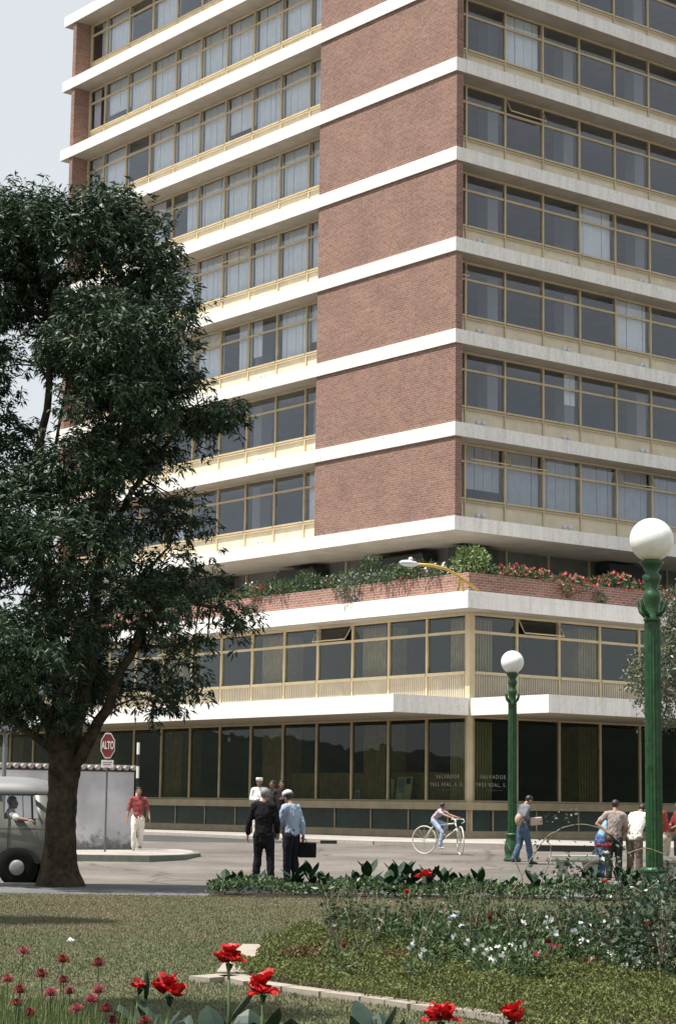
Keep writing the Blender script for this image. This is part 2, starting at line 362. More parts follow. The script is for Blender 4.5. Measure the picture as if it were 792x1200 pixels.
# pavement round the building: kerb line found from the photograph
kp = [at(792, 1001, 51.5), at(640, 998.5, 53.2), at(520, 996.5, 54.2), at(440, 994, 55.0), at(395, 989.5, 56.5), at(300, 980.5, 60.5), at(190, 972.5, 66.)]
KR = bw(40, PB-6.2); KL = bw(PA-5.4, 60)
front = [(KR.x, KR.y)]+[(p.x, p.y) for p in kp]+[(KL.x, KL.y)]
back = [(bw(PA+.5, 60).x, bw(PA+.5, 60).y), (bw(PA+.5, PB+.5).x, bw(PA+.5, PB+.5).y), (bw(40, PB+.5).x, bw(40, PB+.5).y)]
def sheet_prism(name, front, back, zf, zb, m):
    mb = MB(); pts = front+back; nf = len(front)
    z = [zf]*nf+[zb]*len(back); N_ = len(pts)
    bm = bmesh.new(); top = [bm.verts.new((p[0], p[1], zz)) for p, zz in zip(pts, z)]; bot = [bm.verts.new((p[0], p[1], -.2)) for p in pts]
    f = bm.faces.new(top); [bm.faces.new((top[i], bot[i], bot[(i+1) % N_], top[(i+1) % N_])) for i in range(N_)]
    bmesh.ops.triangulate(bm, faces=[f]); bmesh.ops.recalc_face_normals(bm, faces=bm.faces)
    me = bpy.data.meshes.new(name); bm.to_mesh(me); bm.free(); me.materials.append(m); o = bpy.data.objects.new(name, me); COL.objects.link(o); return o
tag(sheet_prism('building_pavement', front, back, .47, .474, m_pave), kind='structure')
# kerb stones along its edge (a slightly raised darker strip)
kb = MB(); kk = [Vector((p[0], p[1], 0)) for p in front]
for i in range(len(kk)-1):
    a, c = kk[i], kk[i+1]; d = (c-a).normalized(); nn = Vector((d.y, -d.x, 0))
    if nn.y > 0: nn = -nn
    q = [a+nn*.10, c+nn*.10, c-nn*.07, a-nn*.07]
    kb.add([(p.x, p.y, .1) for p in q]+[(p.x, p.y, .482) for p in q], [(0, 1, 2, 3), (4, 5, 6, 7), (0, 1, 5, 4), (1, 2, 6, 5), (2, 3, 7, 6), (3, 0, 4, 7)])
tag(kb.build('building_kerb', concrete_mat('pale_kerb', (.34, .31, .27), .4)), kind='structure')
pts_ = []
for q_ in [(60, 977), (240, 979.5), (320, 982.5), (385, 987.3), (330, 987.4), (240, 986.4), (60, 984.5)]:
    d_ = at(q_[0], q_[1], 1.)-Vector((0, 0, EYE)); k_ = (.396-EYE)/d_.z; pts_.append(Vector((d_.x*k_, d_.y*k_, 0)))
b = MB(); b.add([(p.x, p.y, road_z(60)+.004) for p in pts_], [tuple(range(len(pts_)-1, -1, -1))]); tag(b.build('asphalt_patch', noise_ground('dark_asphalt', [(.05, .05, .052), (.07, .068, .068)], .8, bs=20)), kind='structure')
# traffic island / corner pavement with the whitewashed wall
isl = [at(-150, 1009, 44.5), at(100, 1009.5, 44.6), at(175, 1009.8, 44.6), at(215, 1006.5, 45.6), at(235, 1000.5, 47.4), at(232, 995, 49.6), at(205, 990.5, 52), at(150, 986, 54), at(-150, 978, 57)]
def poly_slab(name, pts, z0, z1, m):
    mb = MB(); mb.prism([(p.x, p.y) for p in pts], z0, z1); return tag(mb.build(name, m), kind='structure')
def inset(pts, k):
    c = sum(pts, Vector())/len(pts); out = []
    for p in pts: d = (p-c); out.append(p-d.normalized()*k)
    return out
poly_slab('corner_kerb', isl, -.1, .29, concrete_mat('mossy_kerb', (.13, .15, .12), .5))
poly_slab('corner_pavement', inset(isl, .16), 0, .296, m_pave)
# drain inlets in the kerb
for nm, (px, py, D, wd) in dict(a=(385, 991.5, 55.5, .45), b=(671, 993.5, 52.5, 1.9)).items():
    p = at(px, py, D); q = MB(); q.box(-wd/2, wd/2, -.14, .05, -.07, .08); o = q.build('drain_inlet', M['black']); o.location = (p.x, p.y-.2, .40)
    tag(o, 'black drain inlet slot in the pale kerb, '+('left of the cyclist' if nm == 'a' else 'long one behind the stone bench'), 'drain')
# far hills all round (mirrored in the glass)
hb = MB(); nn = 96
for i in range(nn):
    pass
ring = []
for j, (rad, hh) in enumerate([(420, 0), (520, .45), (640, 1.), (760, .8)]):
    for i in range(nn):
        a = 2*math.pi*i/nn; h = .36*hh*(62+22*math.sin(3*a+1)+14*math.sin(7*a+2)+8*math.sin(13*a))
        ring.append((rad*math.cos(a), rad*math.sin(a), h-1 if j == 0 else h))
hb.add(ring, [(j*nn+i, j*nn+(i+1) % nn, (j+1)*nn+(i+1) % nn, (j+1)*nn+i) for j in range(3) for i in range(nn)])
tag(hb.build('hills', mat('wooded_hill', (.022, .034, .018), .95, var=.6, vscale=.03), smooth=True), kind='structure')

# ------------------------------------------------------------------ the building
bld = empty('office_building', C0, math.pi/2-YAW,
            'ten-storey brick and white-banded office building on the street corner, flowers on its terrace', 'building')
SP, TH, NFL = 3.16, .48, 8
L_END = 26.08; A_END = 30.
def zk(k): return 9.0+SP*k+ZB
def part(mb, name, m, parent=None, smooth=False, label=None):
    o = mb.build(name, m, parent or bld, smooth)
    if label: o['label'] = label
    return o
def text_mesh(cu, m):
    o = bpy.data.objects.new('tmp', cu); COL.objects.link(o); dg = bpy.context.evaluated_depsgraph_get(); dg.update()
    me = bpy.data.meshes.new_from_object(o.evaluated_get(dg)); bpy.data.objects.remove(o); me.materials.clear(); me.materials.append(m)
    o = bpy.data.objects.new('lettering', me); COL.objects.link(o); return o
def fbox(mb, face, t0, t1, d0, d1, z0, z1, O):
    if face == 'L': mb.box(O[0]+d0, O[0]+d1, O[1]+t0, O[1]+t1, z0, z1)
    else: mb.box(O[0]+t0, O[0]+t1, O[1]+d0, O[1]+d1, z0, z1)
TO = (0., 0.); PO = (PA, PB)
for k in range(NFL+1):
    z = zk(k) if k < 8 else 34.15+ZB
    mb = MB(); mb.box(-.06, A_END, -.06, L_END, z+.012, z+TH); part(mb, 'floor_slab' if k < 8 else 'roof_slab', M['white'])
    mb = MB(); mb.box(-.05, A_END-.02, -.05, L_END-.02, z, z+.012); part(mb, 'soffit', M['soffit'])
    if k < 8:
        zt = z+TH; zn = (zk(k+1) if k < 7 else 34.15+ZB)
        mb = MB(); mb.box(.0, .30, 0, 7.53, zt, zn); mb.box(.0, .30, 0, .30, zt, zn)
        mb = MB(); mb.box(0, .30, 0, 7.53, zt, zn); part(mb, 'brick_wall', M['brick'])
        mb = MB(); mb.box(.3, .9, 7.35, 7.53, zt, zn); part(mb, 'brick_return', M['brick'])
        mb = MB(); mb.box(0, .95, 25.12, 25.38, zt, zn); part(mb, 'end_fin', M['brick'])
        mb = MB(); mb.box(.95, A_END-.4, 25.62, 25.9, zt, zn); mb.box(.95, 1.1, 25.38, 25.62, zt, zn); part(mb, 'end_wall', M['brick'])
        mb = MB(); mb.box(A_END-.5, A_END-.1, 0, 1., zt, zn); part(mb, 'end_pier', M['brick'])
        # core behind the windows
        mb = MB(); mb.box(5.2, A_END-.4, 5.2, 25.6, zt, zn); part(mb, 'inner_wall', M['interior'])
        mb = MB()
        for t in (3.2, 7.0, 10.8, 14.6, 18.4, 22.2): mb.box(t, t+.5, 1.9, 2.4, zt, zn)
        for t in (9.6, 13.4, 17.2, 21.0): mb.box(1.9, 2.4, t, t+.5, zt, zn)
        part(mb, 'inner_column', mat('pale_column', (.42, .41, .42), .9))
# windows
CR = {0: 1., 1: .05, 2: .05, 3: .04, 4: .05, 5: .2, 6: .05, 7: .1}
CL = {0: .3, 1: .3, 2: .75, 3: .97, 4: 1., 5: .97, 6: 1., 7: .2}
allwin = []
def tower_window(face, k, t0, t1, last=False):
    z = zk(k)+TH; zn = (zk(k+1) if k < 7 else 34.15+ZB); D = .8
    fr = MB()
    fbox(fr, face, t0-.035, t0+.035, D-.06, D+.06, z+.003, zn-.003, TO)
    if last: fbox(fr, face, t1-.07, t1, D-.06, D+.06, z+.003, zn-.003, TO); t1 = t1-.07
    fbox(fr, face, t0+.035, t1-.035, D-.09, D+.05, z+.74, z+.80, TO)
    fbox(fr, face, t0+.035, t1-.035, D-.05, D+.05, z+2.01, z+2.08, TO)
    fbox(fr, face, t0+.035, t1-.035, D-.05, D+.05, zn-.07, zn-.003, TO)
    fbox(fr, face, t0+.035, t1-.035, D-.085, D-.06, z+.66, z+.69, TO)
    sp = MB(); n_ = max(2, int((t1-t0)/.12)); dt = (t1-t0-.07)/n_
    fbox(sp, face, t0+.035, t1-.035, D-.01, D+.03, z+.003, z+.74, TO)
    for i in range(n_): fbox(sp, face, t0+.035+i*dt, t0+.035+i*dt+dt*.6, D-.014, D-.01, z+.003, z+.74, TO)
    pn = MB()
    fbox(pn, face, t0+.035, t1-.035, D+.0, D+.008, z+.80, z+2.01, TO)
    tilt = rnd.random() < (.35 if (k == 0 and face == 'R') else .035)
    tr = MB()
    if tilt:
        o_ = .28
        def P(t, d, zz): return (TO[0]+d, TO[1]+t, zz) if face == 'L' else (TO[0]+t, TO[1]+d, zz)
        a, c = t0+.05, t1-.05
        fr.tube([P(a, D-o_, z+2.10), P(c, D-o_, z+2.10)], .025, 4); fr.tube([P(a, D-.03, zn-.09), P(a, D-o_, z+2.10)], .02, 4); fr.tube([P(c, D-.03, zn-.09), P(c, D-o_, z+2.10)], .02, 4)
        pn.add([P(a, D-.03, zn-.09), P(c, D-.03, zn-.09), P(c, D-o_, z+2.10), P(a, D-o_, z+2.10)], [(0, 1, 2, 3)])
    else: fbox(pn, face, t0+.035, t1-.035, D+.0, D+.008, z+2.08, zn-.07, TO)
    cu = None; cm = M['curtain']
    p = (CL if face == 'L' else CR)[k]
    if rnd.random() < p:
        cu = MB(); full = rnd.random() < .82 or k == 0
        w_ = t1-t0-.12; s0 = t0+.06; s1 = s0+w_*(1 if full else rnd.uniform(.3, .6))
        if not full and rnd.random() < .5: s0, s1 = s0+w_-(s1-s0), s0+w_
        x = s0; zlo = z+.8 if rnd.random() < .88 else z+rnd.uniform(1.1, 1.8)
        while x < s1-.02:      # hanging strips with thin gaps between them
            wd = min(rnd.choice([.3, .42, .55]), s1-x); fbox(cu, face, x, x+wd-.025, D+.14+rnd.uniform(0, .03), D+.18, zlo, zn-.05, TO); x += wd
        cm = M['curtain_g'] if (k == 0 and face == 'R') else (M['curtain_w'] if not full else M['curtain'])
    ctr = ((t0+t1)/2, z+1.5)
    pw = bw(D, ctr[0]) if face == 'L' else bw(ctr[0], D)
    q = proj((pw.x, pw.y, ctr[1]+C0.z)); 
    if face == 'L': e0, e1 = bw(D, t0), bw(D, t1)
    else: e0, e1 = bw(t0, D), bw(t1, D)
    wpx = abs(proj((e1.x, e1.y, 10))[0]-proj((e0.x, e0.y, 10))[0])
    inside = -15 < q[0] < 810 and -40 < q[1] < 1200
    hidden = q[0] < 195 and q[1] > 235 or (q[0] < 225 and 265 < q[1] < 460)
    allwin.append(((wpx if inside else 0)*(0 if hidden else 1), fr, sp, pn, cu, cm, cm is M['curtain_g']))
tl = [7.53, 9.14]+[9.14+1.83*i for i in range(1, 9)]+[25.1]
if tl[-1]-tl[-2] < .6: tl.pop(-2)
tr_ = [.32, 1.13]+[1.13+1.845*i for i in range(1, 16)]
for k in range(NFL):
    for i in range(len(tl)-1): tower_window('L', k, tl[i], tl[i+1], i == len(tl)-2)
    for i in range(len(tr_)-1): tower_window('R', k, tr_[i], tr_[i+1], i == len(tr_)-2)
allwin.sort(key=lambda t: -t[0])
for i, (s, fr, sp, pn, cu, cm, _) in enumerate(allwin):
    if i >= 100: break
    o = part(fr, 'window', M['beige']); sp.build('spandrel_panel', M['panel'], o); pn.build('pane', M['glass'], o)
    if cu: cu.build('curtain', cm, o)
rest = allwin[100:]
RF, RS, RP, RC = MB(), MB(), MB(), MB()
for s, fr, sp, pn, cu, cm, _ in rest:
    RF.add(fr.v, fr.f); RS.add(sp.v, sp.f); RP.add(pn.v, pn.f)
    if cu: RC.add(cu.v, cu.f)
o = part(RF, 'window', M['beige']); o['kind'] = 'stuff'
RS.build('spandrel_panel', M['panel'], o); RP.build('pane', M['glass'], o); RC.build('curtain', M['curtain'], o)
# ledge floodlights
for k in range(4):
    z = zk(k)+TH
    for face, ts in (('R', (1.42, 5.5, 9.45)), ('L', (11.25, 17.0))):
        for t in ts:
            q = MB(); 
            for dd in (-.13, .13):
                p0 = (TO[0]+.3, t+dd, z+.16) if face == 'L' else (t+dd, TO[1]+.3, z+.16)
                q.ball(p0, .095, 8, 6, (1, 1, 1.)); q.tube([(p0[0], p0[1], z), p0], .03, 6)
            part(q, 'ledge_light', M['alu'], smooth=True)
# recessed terrace storey under the tower
z0, z1 = 6.34+ZB, zk(0)
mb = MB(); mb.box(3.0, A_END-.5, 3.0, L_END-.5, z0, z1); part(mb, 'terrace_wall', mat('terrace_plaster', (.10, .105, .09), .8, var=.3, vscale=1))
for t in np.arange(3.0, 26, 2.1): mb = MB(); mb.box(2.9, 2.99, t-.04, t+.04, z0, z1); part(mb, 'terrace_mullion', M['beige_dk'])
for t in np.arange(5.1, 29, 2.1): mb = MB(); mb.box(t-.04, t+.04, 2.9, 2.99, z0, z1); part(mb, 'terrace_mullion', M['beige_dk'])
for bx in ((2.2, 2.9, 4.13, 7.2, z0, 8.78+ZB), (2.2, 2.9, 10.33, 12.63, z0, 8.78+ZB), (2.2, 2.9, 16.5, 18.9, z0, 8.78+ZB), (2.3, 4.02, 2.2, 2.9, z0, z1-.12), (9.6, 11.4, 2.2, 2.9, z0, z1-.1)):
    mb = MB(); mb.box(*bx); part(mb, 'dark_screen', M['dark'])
# podium: planter slab, brick planter, canopy, ribbon windows, shop windows, plinth
PL, PR = 42., 30.
OV = .95
mb = MB()
mb.box(PA-OV, A_END, PB-OV, PB+PL, 5.872+ZB, 6.34+ZB); part(mb, 'terrace_slab', M['white'])
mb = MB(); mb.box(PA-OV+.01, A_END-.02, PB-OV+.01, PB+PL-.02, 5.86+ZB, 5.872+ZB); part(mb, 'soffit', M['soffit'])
mb = MB(); mb.box(PA-OV+.02, PA-OV+.2, PB-OV+.02, PB+PL, 6.342+ZB, 6.40+ZB); mb.box(PA-OV+.2, A_END, PB-OV+.02, PB-OV+.2, 6.342+ZB, 6.40+ZB); part(mb, 'white_ledge', M['white'])
pi = .28
mb = MB()
mb.box(PA-OV+pi, PA-OV+pi+.2, PB-OV+pi, PB+PL, 6.343+ZB, 6.98+ZB)
mb.box(PA-OV+pi+.2, A_END-1, PB-OV+pi, PB-OV+pi+.2, 6.343+ZB, 6.98+ZB)
mb.box(PA-OV+pi+1.2, PA-OV+pi+1.35, PB-OV+pi+1.2, PB+PL, 6.343+ZB, 6.9+ZB)
mb.box(PA-OV+pi+1.35, A_END-1, PB-OV+pi+1.2, PB-OV+pi+1.35, 6.343+ZB, 6.9+ZB)
part(mb, 'brick_planter', M['brick_planter'])
mb = MB(); mb.box(PA-OV+pi+.2, PA-OV+pi+1.2, PB-OV+pi+.2, PB+PL-.1, 6.343+ZB, 6.86+ZB); mb.box(PA-OV+pi+1.2, A_END-1.1, PB-OV+pi+.2, PB-OV+pi+1.2, 6.343+ZB, 6.86+ZB); part(mb, 'planter_soil', m_soil)
# canopy in two arms that leave the corner open
CA_L, CA_R = 3.04, 3.40
cz0, cz1 = 2.70+ZB, 3.24+ZB
mb = MB(); mb.box(PA-CA_L, PA-.002, PB+.0, PB+PL, cz0+.012, cz1); part(mb, 'canopy', M['white'])
mb = MB(); mb.box(PA-.0, PR, PB-CA_R, PB-.002, cz0+.012, cz1); part(mb, 'canopy', M['white'])
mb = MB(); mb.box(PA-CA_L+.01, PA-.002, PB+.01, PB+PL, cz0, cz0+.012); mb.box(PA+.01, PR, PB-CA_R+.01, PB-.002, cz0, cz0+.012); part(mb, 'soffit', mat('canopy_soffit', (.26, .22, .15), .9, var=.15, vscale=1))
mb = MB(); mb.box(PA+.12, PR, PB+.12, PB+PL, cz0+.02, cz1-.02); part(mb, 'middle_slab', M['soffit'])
# corner post
mb = MB(); mb.box(PA-.03, PA+.10, PB-.03, PB+.10, 0, 5.86+ZB-.003); part(mb, 'corner_post', M['beige'])
def seq(n, first=1.93, step=1.84): return [0.10]+[first+step*i for i in range(n)]
def ribbon_window(face, t0, t1, tilt=False):
    z0, z1 = cz1, 5.86+ZB; fr = MB()
    zs, zt = 4.02+ZB, 5.27+ZB
    fbox(fr, face, t0, t0+.08, -.03, .09, z0+.003, z1-.003, PO)
    fbox(fr, face, t0+.08, t1, -.06, .07, zs-.05, zs+.04, PO); fbox(fr, face, t0+.08, t1, -.02, .07, zt-.04, zt+.04, PO); fbox(fr, face, t0+.08, t1, -.02, .07, z1-.08, z1-.003, PO)
    o = part(fr, 'ribbon_window', M['beige'])
    sp = MB(); fbox(sp, face, t0+.08, t1, .03, .07, z0+.003, zs-.05, PO); n_ = int((t1-t0)/.1); dt = (t1-t0-.08)/n_
    for i in range(n_): fbox(sp, face, t0+.08+i*dt, t0+.08+i*dt+dt*.55, 0.0, .03, z0+.003, zs-.05, PO)
    sp.build('spandrel_panel', M['rib'], o)
    pn = MB(); fbox(pn, face, t0+.08, t1, .03, .038, zs+.04, zt-.04, PO)
    def P(t, d, zz): return (PO[0]+d, PO[1]+t, zz) if face == 'L' else (PO[0]+t, PO[1]+d, zz)
    if tilt:
        a, c = t0+.1, t1-.02
        pn.add([P(a, -.02, z1-.1), P(c, -.02, z1-.1), P(c, -.3, zt+.06), P(a, -.3, zt+.06)], [(0, 1, 2, 3)])
        ff = MB(); ff.tube([P(a, -.3, zt+.06), P(c, -.3, zt+.06)], .025, 4); ff.tube([P(a, -.02, z1-.1), P(a, -.3, zt+.06)], .02, 4); ff.tube([P(c, -.02, z1-.1), P(c, -.3, zt+.06)], .02, 4); ff.build('open_sash', M['beige'], o)
    else: fbox(pn, face, t0+.08, t1, .03, .038, zt+.04, z1-.08, PO)
    pn.build('pane', M['glass_mid'], o)
    return o
def shop_window(face, t0, t1):
    z0, z1 = .11+ZB, cz0-.003; fr = MB()
    fbox(fr, face, t0, t0+.09, -.02, .10, z0, z1, PO); fbox(fr, face, t0+.09, t1, -.01, .08, z1-.06, z1, PO); fbox(fr, face, t0+.09, t1, -.01, .08, z0, z0+.05, PO)
    o = part(fr, 'shop_window', M['beige_dk'])
    pn = MB(); fbox(pn, face, t0+.09, t1, .03, .04, z0+.05, z1-.06, PO); pn.build('pane', M['glass_dk'], o)
    return o
tiltL = {3, 8}; tiltR = {1}
for face, n, mx_ in (('L', 21, 36), ('R', 16, 26)):
    T = seq(n)
    for i in range(len(T)-1):
        ribbon_window(face, T[i], T[i+1], i in (tiltL if face == 'L' else tiltR)); shop_window(face, T[i], T[i+1])
# sill beam and plinth
mb = MB(); mb.box(PA-.22, PR, PB-.22, PB+.12, -.13+ZB, .10+ZB); mb.box(PA-.22, PA+.12, PB+.12, PB+PL, -.13+ZB, .10+ZB); part(mb, 'sill_beam', M['beige_dk'])
mb = MB(); mb.box(PA+.05, PR, PB+.05, PB+.3, -.76+ZB, -.13+ZB-.003); mb.box(PA+.05, PA+.3, PB+.3, PB+PL, -.76+ZB, -.13+ZB-.003); part(mb, 'green_plinth', M['tile'])
mb = MB(); mb.box(PA-.05, PR, PB-.05, PB+.3, 0, -.76+ZB-.003); mb.box(PA-.05, PA+.3, PB+.3, PB+PL, 0, -.76+ZB-.003); part(mb, 'plinth_kerb', M['beige_dk'])
mb = MB()
for t in [.1+1.84*i+.9 for i in range(21)]:
    mb.box(PA+.02, PA+.047, PB+t-.03, PB+t+.03, -.76+ZB, -.135+ZB); mb.box(PA+t-.03, PA+t+.03, PB+.02, PB+.047, -.76+ZB, -.135+ZB) if t < 28 else None
part(mb, 'plinth_joint', M['beige_dk'])
mb = MB(); mb.box(PA-.04, PA+.046, PB-.04, PB+.046, 0, -.133+ZB)
part(mb, 'corner_post', M['beige_dk'])
# interior of the podium
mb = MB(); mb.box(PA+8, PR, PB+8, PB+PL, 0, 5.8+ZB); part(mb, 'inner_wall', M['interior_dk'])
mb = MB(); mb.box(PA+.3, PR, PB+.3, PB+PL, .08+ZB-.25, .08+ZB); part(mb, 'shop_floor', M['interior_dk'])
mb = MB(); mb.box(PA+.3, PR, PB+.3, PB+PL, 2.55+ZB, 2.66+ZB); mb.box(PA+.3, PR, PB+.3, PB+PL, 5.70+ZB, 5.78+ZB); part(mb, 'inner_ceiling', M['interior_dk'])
def slat_column(face, t0, t1, z0, z1, m, dep=.35):
    mb = MB(); fbox(mb, face, t0, t1, dep+.05, dep+.9, z0, z1, PO); n_ = max(3, int((t1-t0)/.11)); dt = (t1-t0)/n_
    for i in range(n_): fbox(mb, face, t0+i*dt, t0+i*dt+dt*.55, dep, dep+.05, z0, z1, PO)
    return part(mb, 'slatted_column', m)
g0, g1 = .10+ZB, 2.55+ZB; h0, h1 = cz1, 5.7+ZB
mb = MB(); mb.box(PA+.35, PA+1.25, PB+.35, PB+1.25, g0, g1)
for i in range(8):
    mb.box(PA+.3, PA+.35, PB+.35+i*.112, PB+.35+i*.112+.06, g0, g1); mb.box(PA+.35+i*.112, PA+.35+i*.112+.06, PB+.3, PB+.35, g0, g1)
part(mb, 'slatted_column', M['slat_lt'])
mb = MB(); mb.box(PA+.35, PA+1.25, PB+.35, PB+1.25, h0, h1)
for i in range(8):
    mb.box(PA+.3, PA+.35, PB+.35+i*.112, PB+.35+i*.112+.06, h0, h1); mb.box(PA+.35+i*.112, PA+.35+i*.112+.06, PB+.3, PB+.35, h0, h1)
part(mb, 'slatted_column', M['slat_lt'])
for t in (4.4, 9.9, 15.9, 21.5, 27.3, 33): slat_column('L', t, t+1.1, g0, g1, M['slat']); slat_column('L', t, t+1.2, h0, h1, M['slat_lt'])
for t in (5.05, 10.6, 16.2, 21.8): slat_column('R', t, t+.95, g0, g1, M['slat']); slat_column('R', t, t+.95, h0, h1, M['slat_lt'])
# low slatted screen behind the left shop windows
mb = MB(); t = 1.3
while t < 10.1: fbox(mb, 'L', t, t+.055, .62, .66, g0, g0+.92, PO); t += .10
fbox(mb, 'L', 1.3, 10.1, .67, .69, g0, g0+.9, PO)
part(mb, 'slatted_screen', M['slat'])
# lettering on the corner panes (as legible as the photograph leaves it)
def lettering(txt, face, t, z, size):
    cu = bpy.data.curves.new('lettering', 'FONT'); cu.body = txt; cu.size = size; cu.extrude = .003; cu.align_x = 'CENTER'; cu.space_character = 1.35
    o = text_mesh(cu, mat('pale_lettering', (.26, .26, .23), .5)); o.parent = bld
    if face == 'L': o.matrix_local = Matrix(((0, 0, -1, PA+.02), (-1, 0, 0, PB+t), (0, 1, 0, z), (0, 0, 0, 1)))
    else: o.matrix_local = Matrix(((1, 0, 0, PA+t), (0, 0, -1, PB+.02), (0, 1, 0, z), (0, 0, 0, 1)))
for face in 'LR':
    lettering('SALVADOR', face, 1.0, .82+ZB, .17); lettering('TRES REAL, S. A.', face, 1.05, .58+ZB, .16)
    lettering('—  ———  ——', face, 1.05, .45+ZB, .08)
# display boards on the sill
def board(t0, t1, h, lean, m, marks, lab):
    mb = MB(); mb.add([(PA+.22, PB+t0, g0), (PA+.22, PB+t1, g0), (PA+.22+lean, PB+t1, g0+h), (PA+.22+lean, PB+t0, g0+h)]+[(PA+.25, PB+t0, g0), (PA+.25, PB+t1, g0), (PA+.25+lean, PB+t1, g0+h), (PA+.25+lean, PB+t0, g0+h)],
        [(0, 1, 2, 3), (4, 5, 6, 7), (0, 1, 5, 4), (1, 2, 6, 5), (2, 3, 7, 6), (3, 0, 4, 7)])
    root = empty('display_board', bw(PA+.22, PB+(t0+t1)/2, .474+g0-.02), math.pi/2-YAW, lab, 'display board')
    off = Vector((PA+.22, PB+(t0+t1)/2, g0-.02))
    def bb(mb2, nm, mm):
        mb2.v = [tuple(Vector(v)-off) for v in mb2.v]; return mb2.build(nm, mm, root)
    bb(mb, 'board_panel', m)
    for i, (u0, u1, v0, v1, mm) in enumerate(marks):
        q = MB(); a0, a1 = t0+(t1-t0)*u0, t0+(t1-t0)*u1
        q.add([(PA+.216+lean*v0, PB+a0, g0+h*v0), (PA+.216+lean*v0, PB+a1, g0+h*v0), (PA+.216+lean*v1, PB+a1, g0+h*v1), (PA+.216+lean*v1, PB+a0, g0+h*v1)], [(0, 1, 2, 3)])
        bb(q, 'printed_patch', mm)
blu = mat('poster_blue', (.25, .32, .5), .6); crm = mat('poster_cream', (.62, .56, .36), .7); wht = M['signwhite']; blk = M['black']
board(3.0, 3.72, .78, .12, crm, [(.5, .9, .55, .9, blu), (.1, .4, .7, .95, blk), (.6, .95, .1, .5, wht), (.45, .8, .35, .5, blu)], 'cream poster board with blue and black patches leaning in the shop window')
board(3.86, 4.2, .72, .1, crm, [(.2, .8, .05, .2, blk), (.2, .8, .2, .3, blu)], 'narrow cream board left of the larger poster board in the shop window')
board(5.52, 5.74, .36, .03, mat('pale_card', (.6, .66, .68), .6), [(.2, .8, .2, .8, blu)], 'small pale blue card standing on the shop window sill')

# ------------------------------------------------------------------ street light fixed to the terrace corner
tl_ = empty('terrace_street_light', at(558, 691, 60.3), 0, 'yellow-armed street light with a grey head leaning out from the terrace corner', 'street light')
base = Vector(tl_.location)
mb = MB(); pts = [at(560, 692, 60.3), at(548, 683, 60.0), at(537, 675, 59.8), at(522, 666.5, 59.5), at(505, 662.5, 59.2), at(490, 661.5, 59.)]
mb.tube([p-base for p in pts], .045, 8); mb.build('arm', M['yellow'], tl_, True)
mb = MB(); mb.tube([at(536.5, 692.5, 59.8)-base, at(539.5, 676, 59.8)-base, at(543, 692.5, 60.2)-base], .035, 6); mb.build('strut', M['yellow'], tl_, True)
mb = MB(); c = at(479, 660.2, 58.7)-base; d = (at(492, 661.5, 59)-base-c).normalized()
mb.ball((0, 0, 0), .3, 14, 8, (1.25, .5, .32)); ang = math.atan2(d.y, d.x)
mb.v = [tuple(Matrix.Rotation(ang, 3, 'Z') @ Vector(v)+c) for v in mb.v]; mb.build('lamp_head', M['alu'], tl_, True)
mb = MB(); mb.ball(tuple(c+Vector((.05, 0, .12))), .07, 8, 6); mb.build('photocell', M['alu'], tl_, True)

# ------------------------------------------------------------------ park lamp posts
def lamp_post(loc, label, gr, H=4.72, zf=.6):
    t = empty('park_lamp', loc, 0, label, 'lamp post', 'green globe lamps of the park')
    mb = MB(); mb.lathe([(.20, 0), (.20, .05), (.16, .10), (.175, .2), (.19, .30), (.165, .42), (.145, .5), (.15, .56)], 24); mb.lathe([(.15, .56), (.17, .58), (.17, .62), (.12, .64)], 24); mb.build('base', M['green'], t, True)
    mb = MB(); top = H-1.18
    mb.lathe([(.104, .64), (.098, top)], 32, flutes=16, fd=.12); mb.build('fluted_shaft', M['green'], t)
    mb = MB(); z = top
    mb.lathe([(.09, z), (.11, z+.03), (.085, z+.07), (.088, z+.22), (.112, z+.30), (.10, z+.36), (.072, z+.40), (.10, z+.50), (.115, z+.56), (.07, z+.60), (.13, z+.70), (.15, z+.73), (.09, z+.76)], 24)
    mb.build('capital', M['green'], t, True)
    mb = MB()
    for k in range(4):
        a = math.pi/4+k*math.pi/2; ca, sa = math.cos(a), math.sin(a)
        mb.tube([(ca*.1, sa*.1, z+.08), (ca*.17, sa*.17, z+.14), (ca*.215, sa*.215, z+.26), (ca*.2, sa*.2, z+.28)], [.03, .026, .018, .008], 6)
    mb.build('scroll_bracket', M['green'], t, True)
    mb = MB(); mb.ball((0, 0, z+.76+.24), .265, 32, 20); mb.build('globe', M['globe'], t, True)
    return t
p = at(766.8, 1060, 24.4); lamp_post((p.x, p.y, PZ), 'tall green lamp post with a white globe at the right edge, nearest one', 1)
p = at(600, 1000, 47.); lamp_post((p.x, p.y, road_z(47)), 'smaller-looking green lamp post with a white globe beside the walking man', 1)

# ------------------------------------------------------------------ whitewashed wall with tile coping
wl = empty('whitewashed_wall', at(152, 994, 50), 0, 'whitewashed stained garden wall with clay tile coping behind the stop sign', 'wall')
o0 = Vector(wl.location); o0.z = .29; wl.location = o0
e1 = at(152, 994, 50.3); e0 = at(-200, 1002, 46.5); dv = Vector((e0.x-e1.x, e0.y-e1.y, 0)); LW = dv.length; dv.normalize(); wl.rotation_euler = (0, 0, math.atan2(dv.y, dv.x))
mw_ = bpy.data.materials.new('whitewash'); mw_.use_nodes = True
N = mw_.node_tree.nodes; L = mw_.node_tree.links; bs_ = N['Principled BSDF']; tc = N.new('ShaderNodeTexCoord'); sp_ = N.new('ShaderNodeSeparateXYZ'); L.new(tc.outputs['Object'], sp_.inputs[0])
nz = N.new('ShaderNodeTexNoise'); nz.inputs['Scale'].default_value = 5; nz.inputs['Detail'].default_value = 9; nz.inputs['Roughness'].default_value = .7; L.new(tc.outputs['Object'], nz.inputs['Vector'])
